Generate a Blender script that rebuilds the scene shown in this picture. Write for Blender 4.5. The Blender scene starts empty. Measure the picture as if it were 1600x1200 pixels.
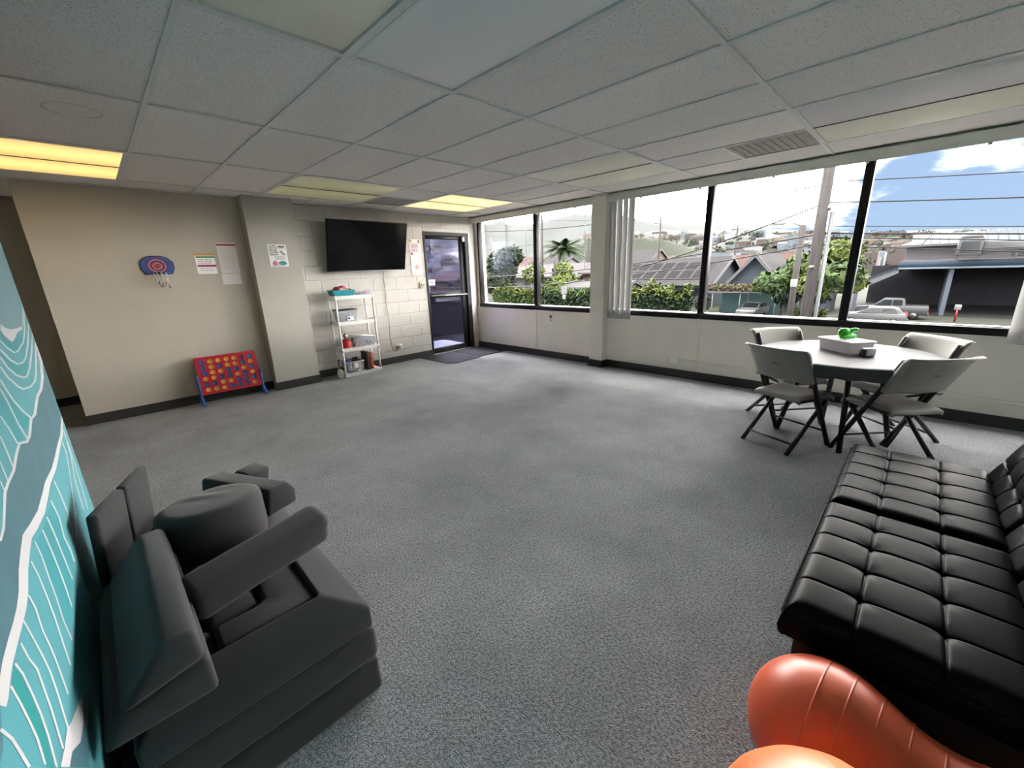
import bpy, bmesh, math, random
from mathutils import Vector, Matrix

S = bpy.context.scene
COL = S.collection
random.seed(7)

# ------------------------------------------------------------------ camera
cam_data = bpy.data.cameras.new('camera')
cam_data.sensor_width = 36.0
cam_data.lens = 14.302
cam_data.clip_start = 0.03
cam_data.clip_end = 6000
camera = bpy.data.objects.new('camera', cam_data)
COL.objects.link(camera)
_r = Vector((0.70126, -0.71217, -0.03227)); _u = Vector((0.21436, 0.16747, 0.96229)); _f = Vector((0.67991, 0.68174, -0.27011))
camera.matrix_world = Matrix(((_r.x, _u.x, -_f.x, 0), (_r.y, _u.y, -_f.y, 0), (_r.z, _u.z, -_f.z, 1.46), (0, 0, 0, 1)))
S.camera = camera

# ------------------------------------------------------------------ view
S.view_settings.view_transform = 'Standard'
S.view_settings.look = 'None'
S.view_settings.gamma = 1.0
S.view_settings.use_curve_mapping = False
S.view_settings.exposure = 2.82
S.cycles.use_denoising = True
S.cycles.max_bounces = 10
S.cycles.diffuse_bounces = 6
S.cycles.transparent_max_bounces = 24
S.cycles.sample_clamp_indirect = 6.0
S.cycles.caustics_reflective = False
S.cycles.caustics_refractive = False

# ------------------------------------------------------------------ sky: broken white cloud over blue
world = bpy.data.worlds.new('sky'); S.world = world
world.use_nodes = True
nt = world.node_tree; nt.nodes.clear()
def wn(t, **k):
    n = nt.nodes.new(t)
    for a, b in k.items(): setattr(n, a, b)
    return n
tc = wn('ShaderNodeTexCoord'); sep = wn('ShaderNodeSeparateXYZ'); nt.links.new(tc.outputs['Generated'], sep.inputs[0])
zz = wn('ShaderNodeMath', operation='MAXIMUM'); nt.links.new(sep.outputs['Z'], zz.inputs[0]); zz.inputs[1].default_value = 0.0
den = wn('ShaderNodeMath', operation='ADD'); nt.links.new(zz.outputs[0], den.inputs[0]); den.inputs[1].default_value = 0.30
dx = wn('ShaderNodeMath', operation='DIVIDE'); nt.links.new(sep.outputs['X'], dx.inputs[0]); nt.links.new(den.outputs[0], dx.inputs[1])
dy = wn('ShaderNodeMath', operation='DIVIDE'); nt.links.new(sep.outputs['Y'], dy.inputs[0]); nt.links.new(den.outputs[0], dy.inputs[1])
cmb = wn('ShaderNodeCombineXYZ'); nt.links.new(dx.outputs[0], cmb.inputs[0]); nt.links.new(dy.outputs[0], cmb.inputs[1]); cmb.inputs[2].default_value = 92.0
cl = wn('ShaderNodeTexNoise'); cl.inputs["Scale"].default_value = 0.9; cl.inputs['Detail'].default_value = 9; cl.inputs['Roughness'].default_value = 0.56
nt.links.new(cmb.outputs[0], cl.inputs['Vector'])
cr = wn('ShaderNodeValToRGB'); cr.color_ramp.elements[0].position = 0.415; cr.color_ramp.elements[1].position = 0.54
nt.links.new(cl.outputs['Fac'], cr.inputs[0])
cp = wn('ShaderNodeMath', operation='POWER'); nt.links.new(cr.outputs[0], cp.inputs[0]); cp.inputs[1].default_value = 3.5
sh = wn('ShaderNodeTexNoise'); sh.inputs['Scale'].default_value = 1.1; sh.inputs['Detail'].default_value = 6
nt.links.new(cmb.outputs[0], sh.inputs['Vector'])
shr = wn('ShaderNodeValToRGB'); shr.color_ramp.elements[0].position = 0.35; shr.color_ramp.elements[0].color = (7.0, 6.8, 6.6, 1); shr.color_ramp.elements[1].position = 0.6; shr.color_ramp.elements[1].color = (10.5, 10.1, 9.7, 1)
nt.links.new(sh.outputs['Fac'], shr.inputs[0])
blue = wn('ShaderNodeValToRGB')   # paler blue towards the horizon
blue.color_ramp.elements[0].position = 0.0; blue.color_ramp.elements[0].color = (0.072, 0.099, 0.140, 1)
blue.color_ramp.elements[1].position = 0.55; blue.color_ramp.elements[1].color = (0.040, 0.070, 0.130, 1)
nt.links.new(zz.outputs[0], blue.inputs[0])
mx = wn('ShaderNodeMix', data_type='RGBA'); nt.links.new(cp.outputs[0], mx.inputs['Factor']); nt.links.new(blue.outputs[0], mx.inputs['A']); nt.links.new(shr.outputs[0], mx.inputs['B'])
bg = wn('ShaderNodeBackground'); bg.inputs['Strength'].default_value = 1.0; nt.links.new(mx.outputs['Result'], bg.inputs['Color'])
wo = wn('ShaderNodeOutputWorld'); nt.links.new(bg.outputs[0], wo.inputs[0])

# ------------------------------------------------------------------ sun, high behind the building
sd = bpy.data.lights.new('sun', 'SUN'); sd.energy = 1.0; sd.angle = math.radians(3); sd.color = (1.0, 0.95, 0.86)
sun = bpy.data.objects.new('sun', sd); COL.objects.link(sun)
sun.rotation_euler = Vector((0.62, 0.30, -0.85)).to_track_quat('-Z', 'Y').to_euler()

# ------------------------------------------------------------------ helpers
def tag(o, label=None, cat=None, group=None, kind=None):
    if label: o['label'] = label
    if cat: o['category'] = cat
    if group: o['group'] = group
    if kind: o['kind'] = kind
    return o

def empty(name, loc=(0, 0, 0), rz=0.0, label=None, cat=None, group=None, kind=None):
    o = bpy.data.objects.new(name, None); COL.objects.link(o)
    o.location = loc; o.rotation_euler = (0, 0, rz); o.empty_display_size = 0.1
    return tag(o, label, cat, group, kind)

def link(name, me, m=None, parent=None):
    o = bpy.data.objects.new(name, me); COL.objects.link(o)
    if m is not None:
        for x in (m if isinstance(m, (list, tuple)) else [m]): me.materials.append(x)
    if parent is not None: o.parent = parent
    return o

def copy_tree(o, parent=None):
    c = o.copy(); COL.objects.link(c)
    if parent is not None: c.parent = parent
    for ch in list(o.children): copy_tree(ch, c)
    return c

class MB:
    def __init__(s): s.v = []; s.f = []; s.m = []; s.smooth = []
    def add(s, vs, fs, mi=0, sm=False, M=None):
        b = len(s.v)
        for p in vs:
            p = Vector(p)
            s.v.append(tuple(M @ p if M is not None else p))
        for f in fs: s.f.append(tuple(b + i for i in f)); s.m.append(mi); s.smooth.append(sm)
        return s
    def box(s, x0, x1, y0, y1, z0, z1, mi=0, M=None):
        vs = [(x0,y0,z0),(x1,y0,z0),(x1,y1,z0),(x0,y1,z0),(x0,y0,z1),(x1,y0,z1),(x1,y1,z1),(x0,y1,z1)]
        return s.add(vs, [(0,3,2,1),(4,5,6,7),(0,1,5,4),(1,2,6,5),(2,3,7,6),(3,0,4,7)], mi, False, M)
    def prism(s, poly, axis, a0, a1, mi=0, M=None):
        # poly in the two remaining axes order (axis x:(y,z) y:(x,z) z:(x,y))
        def P(p, a):
            return {'x': (a, p[0], p[1]), 'y': (p[0], a, p[1]), 'z': (p[0], p[1], a)}[axis]
        n = len(poly)
        vs = [P(p, a0) for p in poly] + [P(p, a1) for p in poly]
        fs = [tuple(range(n))[::-1], tuple(range(n, 2*n))] + [(i, (i+1) % n, n+(i+1) % n, n+i) for i in range(n)]
        return s.add(vs, fs, mi, False, M)
    def tube(s, pts, rad, n=10, mi=0, caps=True, M=None, sm=True):
        pts = [Vector(p) for p in pts]; k = len(pts)
        rads = rad if isinstance(rad, (list, tuple)) else [rad]*k
        vs = []; nrm = None
        for i, p in enumerate(pts):
            t = (pts[min(i+1, k-1)] - pts[max(i-1, 0)]).normalized()
            if nrm is None:
                a = Vector((0, 0, 1)) if abs(t.z) < 0.9 else Vector((1, 0, 0))
                nrm = t.cross(a).normalized()
            nrm = (nrm - t*nrm.dot(t)).normalized(); bn = t.cross(nrm)
            for j in range(n):
                a = 2*math.pi*j/n
                vs.append(p + (nrm*math.cos(a) + bn*math.sin(a))*rads[i])
        fs = [(i*n+j, i*n+(j+1) % n, (i+1)*n+(j+1) % n, (i+1)*n+j) for i in range(k-1) for j in range(n)]
        s.add(vs, fs, mi, sm, M)
        if caps:
            b = len(s.v) - len(vs)
            s.f.append(tuple(b+j for j in range(n))[::-1]); s.m.append(mi); s.smooth.append(False)
            s.f.append(tuple(b+(k-1)*n+j for j in range(n))); s.m.append(mi); s.smooth.append(False)
        return s
    def lathe(s, prof, n=24, mi=0, M=None, sm=True):
        vs = [(r*math.cos(2*math.pi*j/n), r*math.sin(2*math.pi*j/n), z) for r, z in prof for j in range(n)]
        k = len(prof)
        fs = [(i*n+j, i*n+(j+1) % n, (i+1)*n+(j+1) % n, (i+1)*n+j) for i in range(k-1) for j in range(n)]
        return s.add(vs, fs, mi, sm, M)
    def grid(s, nu, nv, fn, mi=0, sm=True, M=None):
        vs = [fn(i/nu, j/nv) for i in range(nu+1) for j in range(nv+1)]
        fs = [(i*(nv+1)+j, (i+1)*(nv+1)+j, (i+1)*(nv+1)+j+1, i*(nv+1)+j+1) for i in range(nu) for j in range(nv)]
        return s.add(vs, fs, mi, sm, M)
    def mesh(s, name):
        me = bpy.data.meshes.new(name); me.from_pydata(s.v, [], s.f)
        if any(s.m): me.polygons.foreach_set('material_index', s.m)
        if any(s.smooth): me.polygons.foreach_set('use_smooth', s.smooth)
        me.update(); return me
    def build(s, name, m, parent=None): return link(name, s.mesh(name), m, parent)

def fix_normals(me):
    bm = bmesh.new(); bm.from_mesh(me); bmesh.ops.recalc_face_normals(bm, faces=bm.faces); bm.to_mesh(me); bm.free()
    return me

def bevelled(name, mb, m, parent=None, w=0.01, seg=2, smooth=True, angle=30):
    me = mb.mesh(name)
    bm = bmesh.new(); bm.from_mesh(me)
    bmesh.ops.remove_doubles(bm, verts=bm.verts, dist=1e-5)
    bmesh.ops.recalc_face_normals(bm, faces=bm.faces)
    ed = [e for e in bm.edges if len(e.link_faces) == 2 and e.calc_face_angle(0) > math.radians(angle)]
    bmesh.ops.bevel(bm, geom=ed, offset=w, segments=seg, profile=0.5, affect='EDGES', clamp_overlap=True)
    if smooth:
        for f in bm.faces: f.smooth = True
    bm.to_mesh(me); bm.free()
    if smooth:
        me.polygons.foreach_set('use_smooth', [True]*len(me.polygons))
        try: me.set_sharp_from_angle(angle=math.radians(50))
        except Exception: pass
    return link(name, me, m, parent)

def rbox(x0, x1, y0, y1, z0, z1): return MB().box(x0, x1, y0, y1, z0, z1)

MATS = {}
def mat(name, col, rough=0.6, metal=0.0, noise=0.0, scale=20.0, bump=0.0, bscale=None, dist=0.002, spec=0.5, col2=None, emit=None, estr=1.0, detail=4, trans=0.0, alpha=1.0, sheen=0.0, stretch=None):
    if name in MATS: return MATS[name]
    m = bpy.data.materials.new(name); m.use_nodes = True
    t = m.node_tree; b = t.nodes['Principled BSDF']
    b.inputs['Roughness'].default_value = rough; b.inputs['Metallic'].default_value = metal
    b.inputs['Base Color'].default_value = (*col, 1); b.inputs['Specular IOR Level'].default_value = spec
    if sheen: b.inputs['Sheen Weight'].default_value = sheen
    if trans: b.inputs['Transmission Weight'].default_value = trans
    if alpha < 1: b.inputs['Alpha'].default_value = alpha
    if emit:
        b.inputs['Emission Color'].default_value = (*emit, 1); b.inputs['Emission Strength'].default_value = estr
    tcn = t.nodes.new('ShaderNodeTexCoord'); src = tcn.outputs['Object']
    if stretch:
        mp = t.nodes.new('ShaderNodeMapping'); mp.inputs['Scale'].default_value = stretch
        t.links.new(src, mp.inputs[0]); src = mp.outputs[0]
    if noise or col2:
        n = t.nodes.new('ShaderNodeTexNoise'); n.inputs['Scale'].default_value = scale; n.inputs['Detail'].default_value = detail
        t.links.new(src, n.inputs['Vector'])
        r = t.nodes.new('ShaderNodeValToRGB'); r.color_ramp.elements[0].position = 0.3; r.color_ramp.elements[1].position = 0.7
        c2 = col2 or tuple(c*(1-noise) for c in col); c1 = col if col2 else tuple(min(1, c*(1+noise)) for c in col)
        r.color_ramp.elements[0].color = (*c2, 1); r.color_ramp.elements[1].color = (*c1, 1)
        t.links.new(n.outputs['Fac'], r.inputs[0]); t.links.new(r.outputs[0], b.inputs['Base Color'])
    if bump:
        n2 = t.nodes.new('ShaderNodeTexNoise'); n2.inputs['Scale'].default_value = bscale or scale; n2.inputs['Detail'].default_value = 5
        t.links.new(src, n2.inputs['Vector'])
        bp = t.nodes.new('ShaderNodeBump'); bp.inputs['Strength'].default_value = bump; bp.inputs['Distance'].default_value = dist
        t.links.new(n2.outputs['Fac'], bp.inputs['Height']); t.links.new(bp.outputs[0], b.inputs['Normal'])
    MATS[name] = m
    return m

def glass_mat(name, tint=(1, 1, 1), refl=0.06, rough=0.02, dirt=0.0):
    m = bpy.data.materials.new(name); m.use_nodes = True
    t = m.node_tree; t.nodes.clear()
    tr = t.nodes.new('ShaderNodeBsdfTransparent'); tr.inputs[0].default_value = (*tint, 1)
    gl = t.nodes.new('ShaderNodeBsdfGlossy'); gl.inputs['Roughness'].default_value = rough; gl.inputs[0].default_value = (1, 1, 1, 1)
    fr = t.nodes.new('ShaderNodeFresnel'); fr.inputs[0].default_value = 1.35
    ml = t.nodes.new('ShaderNodeMath'); ml.operation = 'MULTIPLY'; ml.inputs[1].default_value = refl/0.04
    t.links.new(fr.outputs[0], ml.inputs[0])
    mi = t.nodes.new('ShaderNodeMixShader'); t.links.new(ml.outputs[0], mi.inputs[0]); t.links.new(tr.outputs[0], mi.inputs[1]); t.links.new(gl.outputs[0], mi.inputs[2])
    o = t.nodes.new('ShaderNodeOutputMaterial'); last = mi.outputs[0]
    if dirt:
        df = t.nodes.new('ShaderNodeBsdfDiffuse'); df.inputs[0].default_value = (.8, .8, .8, 1)
        tcn = t.nodes.new('ShaderNodeTexCoord'); n = t.nodes.new('ShaderNodeTexNoise'); n.inputs['Scale'].default_value = 6; n.inputs['Detail'].default_value = 8
        t.links.new(tcn.outputs['Object'], n.inputs['Vector'])
        r = t.nodes.new('ShaderNodeMapRange'); r.inputs[1].default_value = .5; r.inputs[2].default_value = .85; r.inputs[3].default_value = 0; r.inputs[4].default_value = dirt
        t.links.new(n.outputs['Fac'], r.inputs[0])
        m2 = t.nodes.new('ShaderNodeMixShader'); t.links.new(r.outputs[0], m2.inputs[0]); t.links.new(last, m2.inputs[1]); t.links.new(df.outputs[0], m2.inputs[2]); last = m2.outputs[0]
    t.links.new(last, o.inputs[0]); MATS[name] = m
    return m

FONT_CACHE = {}
def text_mesh(name, body, size, m, parent, M, align='LEFT', bold=0.0, spacing=1.0):
    cu = bpy.data.curves.new(name, 'FONT'); cu.body = body; cu.size = size; cu.align_x = align; cu.align_y = 'TOP'
    cu.resolution_u = 2; cu.offset = bold; cu.space_line = spacing
    tmp = bpy.data.objects.new('tmp', cu); COL.objects.link(tmp)
    dg = bpy.context.evaluated_depsgraph_get()
    me = bpy.data.meshes.new_from_object(tmp.evaluated_get(dg)); bpy.data.objects.remove(tmp); bpy.data.curves.remove(cu)
    me.name = name; me.materials.clear(); me.transform(M)
    return link(name, me, m, parent)

# lettering planes: facing -y (on the back walls) and facing -x (window wall)
def face_y(x, y, z): return Matrix(((1, 0, 0, x), (0, 0, -1, y), (0, 1, 0, z), (0, 0, 0, 1)))
def face_x(x, y, z): return Matrix(((0, 0, -1, x), (-1, 0, 0, y), (0, 1, 0, z), (0, 0, 0, 1)))

H = 2.414

# ------------------------------------------------------------------ materials of the room
carpet = bpy.data.materials.new('carpet'); carpet.use_nodes = True
t = carpet.node_tree; b = t.nodes['Principled BSDF']; b.inputs['Roughness'].default_value = 0.95; b.inputs['Specular IOR Level'].default_value = 0.15
b.inputs['Sheen Weight'].default_value = 0.25
tcn = t.nodes.new('ShaderNodeTexCoord')
n1 = t.nodes.new('ShaderNodeTexNoise'); n1.inputs['Scale'].default_value = 1.6; n1.inputs['Detail'].default_value = 6; n1.inputs['Roughness'].default_value = .65
n2 = t.nodes.new('ShaderNodeTexNoise'); n2.inputs['Scale'].default_value = 90; n2.inputs['Detail'].default_value = 3
n3 = t.nodes.new('ShaderNodeTexNoise'); n3.inputs['Scale'].default_value = 230; n3.inputs['Detail'].default_value = 2
n4 = t.nodes.new('ShaderNodeTexNoise'); n4.inputs['Scale'].default_value = 2.7; n4.inputs['Detail'].default_value = 3
for n in (n1, n2, n3, n4): t.links.new(tcn.outputs['Object'], n.inputs['Vector'])
r1 = t.nodes.new('ShaderNodeValToRGB'); r1.color_ramp.elements[0].position = .3; r1.color_ramp.elements[1].position = .7
r1.color_ramp.elements[0].color = (.200, .213, .228, 1); r1.color_ramp.elements[1].color = (.340, .353, .368, 1)
t.links.new(n1.outputs['Fac'], r1.inputs[0])
r2 = t.nodes.new('ShaderNodeValToRGB'); r2.color_ramp.elements[0].position = .33; r2.color_ramp.elements[1].position = .62
r2.color_ramp.elements[0].color = (.42, .42, .42, 1); r2.color_ramp.elements[1].color = (1.12, 1.12, 1.12, 1)
t.links.new(n2.outputs['Fac'], r2.inputs[0])
mm = t.nodes.new('ShaderNodeMix'); mm.data_type = 'RGBA'; mm.blend_type = 'MULTIPLY'; mm.inputs['Factor'].default_value = .9
t.links.new(r1.outputs[0], mm.inputs['A']); t.links.new(r2.outputs[0], mm.inputs['B'])
r4 = t.nodes.new('ShaderNodeValToRGB'); r4.color_ramp.elements[0].position = .66; r4.color_ramp.elements[1].position = .78   # old stains
r4.color_ramp.elements[0].color = (1, 1, 1, 1); r4.color_ramp.elements[1].color = (.80, .74, .66, 1)
t.links.new(n4.outputs['Fac'], r4.inputs[0])
m4 = t.nodes.new('ShaderNodeMix'); m4.data_type = 'RGBA'; m4.blend_type = 'MULTIPLY'; m4.inputs['Factor'].default_value = .8
t.links.new(mm.outputs['Result'], m4.inputs['A']); t.links.new(r4.outputs[0], m4.inputs['B']); t.links.new(m4.outputs['Result'], b.inputs['Base Color'])
ad = t.nodes.new('ShaderNodeMath'); ad.operation = 'ADD'; t.links.new(n2.outputs['Fac'], ad.inputs[0]); t.links.new(n3.outputs['Fac'], ad.inputs[1])
bp = t.nodes.new('ShaderNodeBump'); bp.inputs['Strength'].default_value = .9; bp.inputs['Distance'].default_value = .012
t.links.new(ad.outputs[0], bp.inputs['Height']); t.links.new(bp.outputs[0], b.inputs['Normal'])

beige = mat('beige wall paint', (.47, .44, .375), .65, noise=.03, scale=3, bump=.15, bscale=180, dist=.001)
beige2 = mat('pale wall paint', (.80, .77, .70), .62, noise=.03, scale=3, bump=.15, bscale=180, dist=.001)
block_m = mat('painted block', (.49, .472, .44), .6, noise=.035, scale=7, bump=.35, bscale=120, dist=.0015)
mortar_m = mat('painted mortar', (.46, .44, .40), .75, noise=.05, scale=30)
base_m = mat('charcoal baseboard', (.022, .0225, .0225), .6, noise=.15, scale=9)
frame_m = mat('black anodised frame', (.008, .008, .009), .42, noise=.2, scale=14, spec=.2)
bar_m = mat('ceiling grid enamel', (.80, .80, .78), .45)
dark_m = mat('plenum dark', (.12, .12, .12), .9)
chalk_m = mat('valance enamel', (.72, .73, .66), .5)
white_m = mat('white enamel', (.8, .8, .78), .4)
black_m = mat('black plastic', (.015, .015, .016), .4)

# ------------------------------------------------------------------ floor and walls
fl = MB().box(-3.8, 5.36, -4.4, 7.5, -.06, 0).build('floor', carpet); fl['kind'] = 'structure'
def struct(name, mb, m): o = mb.build(name, m); o['kind'] = 'structure'; return o

# back wall of painted concrete blocks
BX0, BX1, BY = 2.06, 5.34, 6.20
DX0, DX1, DZ = 4.165, 5.165, 2.135       # door opening
wb = MB()
wb.box(BX0-.6, DX0, BY+.004, BY+.2, 0, 2.6); wb.box(DX1, BX1+.2, BY+.004, BY+.2, 0, 2.6); wb.box(DX0, DX1, BY+.004, BY+.2, DZ, 2.6)
wall_back = struct('wall_back', wb, mortar_m)
def block_mesh(w, h):
    g = .0035; c = .007; d = .004
    vs = [(g,0,g),(w-g,0,g),(w-g,0,h-g),(g,0,h-g),(g+c,-d,g+c),(w-g-c,-d,g+c),(w-g-c,-d,h-g-c),(g+c,-d,h-g-c)]
    me = bpy.data.meshes.new('block'); me.from_pydata(vs, [], [(4,5,6,7),(0,1,5,4),(1,2,6,5),(2,3,7,6),(3,0,4,7)]); me.update()
    me.materials.append(block_m); return me
BM = {}
def put_block(x0, x1, z0, z1):
    if x1-x0 < .03 or z1-z0 < .03: return
    k = (round(x1-x0, 3), round(z1-z0, 3))
    if k not in BM: BM[k] = block_mesh(*k)
    o = bpy.data.objects.new('block', BM[k]); COL.objects.link(o); o.location = (x0, BY+.004, z0); o.parent = wall_back
for row in range(13):
    z0, z1 = row*.2, min(H, row*.2+.2)
    off = 3.562 if row % 2 == 0 else 3.762
    x = off - .4*6
    while x < BX1:
        a, c = max(x, BX0), min(x+.4, BX1-.04)
        if c > a:
            if z0 < DZ-.02 and c > DX0 and a < DX1:
                if z1 > DZ+.04 and z0 < DZ: zz0 = DZ
                else: zz0 = None
                if a < DX0: put_block(a, DX0, z0, z1)
                if c > DX1: put_block(DX1, c, z0, z1)
                if zz0: put_block(max(a, DX0), min(c, DX1), zz0, z1)
            else: put_block(a, c, z0, z1)
        x += .4

# smooth wall left of the pillar, with its outer corner, and the hallway behind it
wl = MB().box(-.31, 1.56, 6.13, 6.29, 0, 2.6); wl.box(-.31, -.17, 6.29, 7.45, 0, 2.6)
struct('wall_alcove', wl, beige)
struct('wall_hall', MB().box(-3.9, -.31, 7.40, 7.5, 0, 2.6), beige)
struct('wall_far_side', MB().box(-3.9, -3.8, 2.66, 7.5, 0, 2.6), beige)
struct('wall_side_room', MB().box(-3.9, -.37, 2.66, 2.825, 0, 2.6), beige)
struct('wall_rear', MB().box(-.45, 5.5, -4.4, -4.25, 0, 2.6), beige)
struct('column', MB().box(1.50, 2.06, 5.96, 6.22, 0, H+.02), mat('pillar paint', (.425, .41, .365), .62, noise=.03, scale=3, bump=.15, bscale=180, dist=.001))
# window wall: lower wall and column
wr = MB(); wr.box(5.30, 5.50, -4.4, 6.40, 0, .80); wr.box(5.30, 5.50, -4.4, 6.40, 2.36, 2.6); wr.box(5.33, 5.50, 6.12, 6.40, .8, 2.6); wr.box(5.33, 5.5, -4.4, -3.78, .8, 2.6)
wall_right = struct('wall_right', wr, beige2)
for y in (4.68, 1.95, .54): bevelled('seam_strip', rbox(5.292, 5.302, y-.022, y+.022, .11, .80), beige2, wall_right, .002, 1)
struct('column', MB().box(5.17, 5.48, 3.262, 3.492, 0, H+.02), beige2)
# baseboards
def bb(name, *b): struct(name, MB().box(*b), base_m)
bb('baseboard_alcove', -.318, 1.50, 6.118, 6.134, 0, .105)
bb('baseboard_hall', -3.8, -.31, 7.385, 7.402, 0, .105)
bb('baseboard_column', 1.488, 2.072, 5.948, 5.975, 0, .105)
bb('baseboard_back', 2.06, DX0, 6.182, 6.199, 0, .105)
bb('baseboard_right', 5.284, 5.302, -4.25, 3.262, 0, .105)
bb('baseboard_right_corner', 5.284, 5.302, 3.492, 6.20, 0, .105)
bb('baseboard_post', 5.158, 5.30, 3.252, 3.502, 0, .105)

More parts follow.
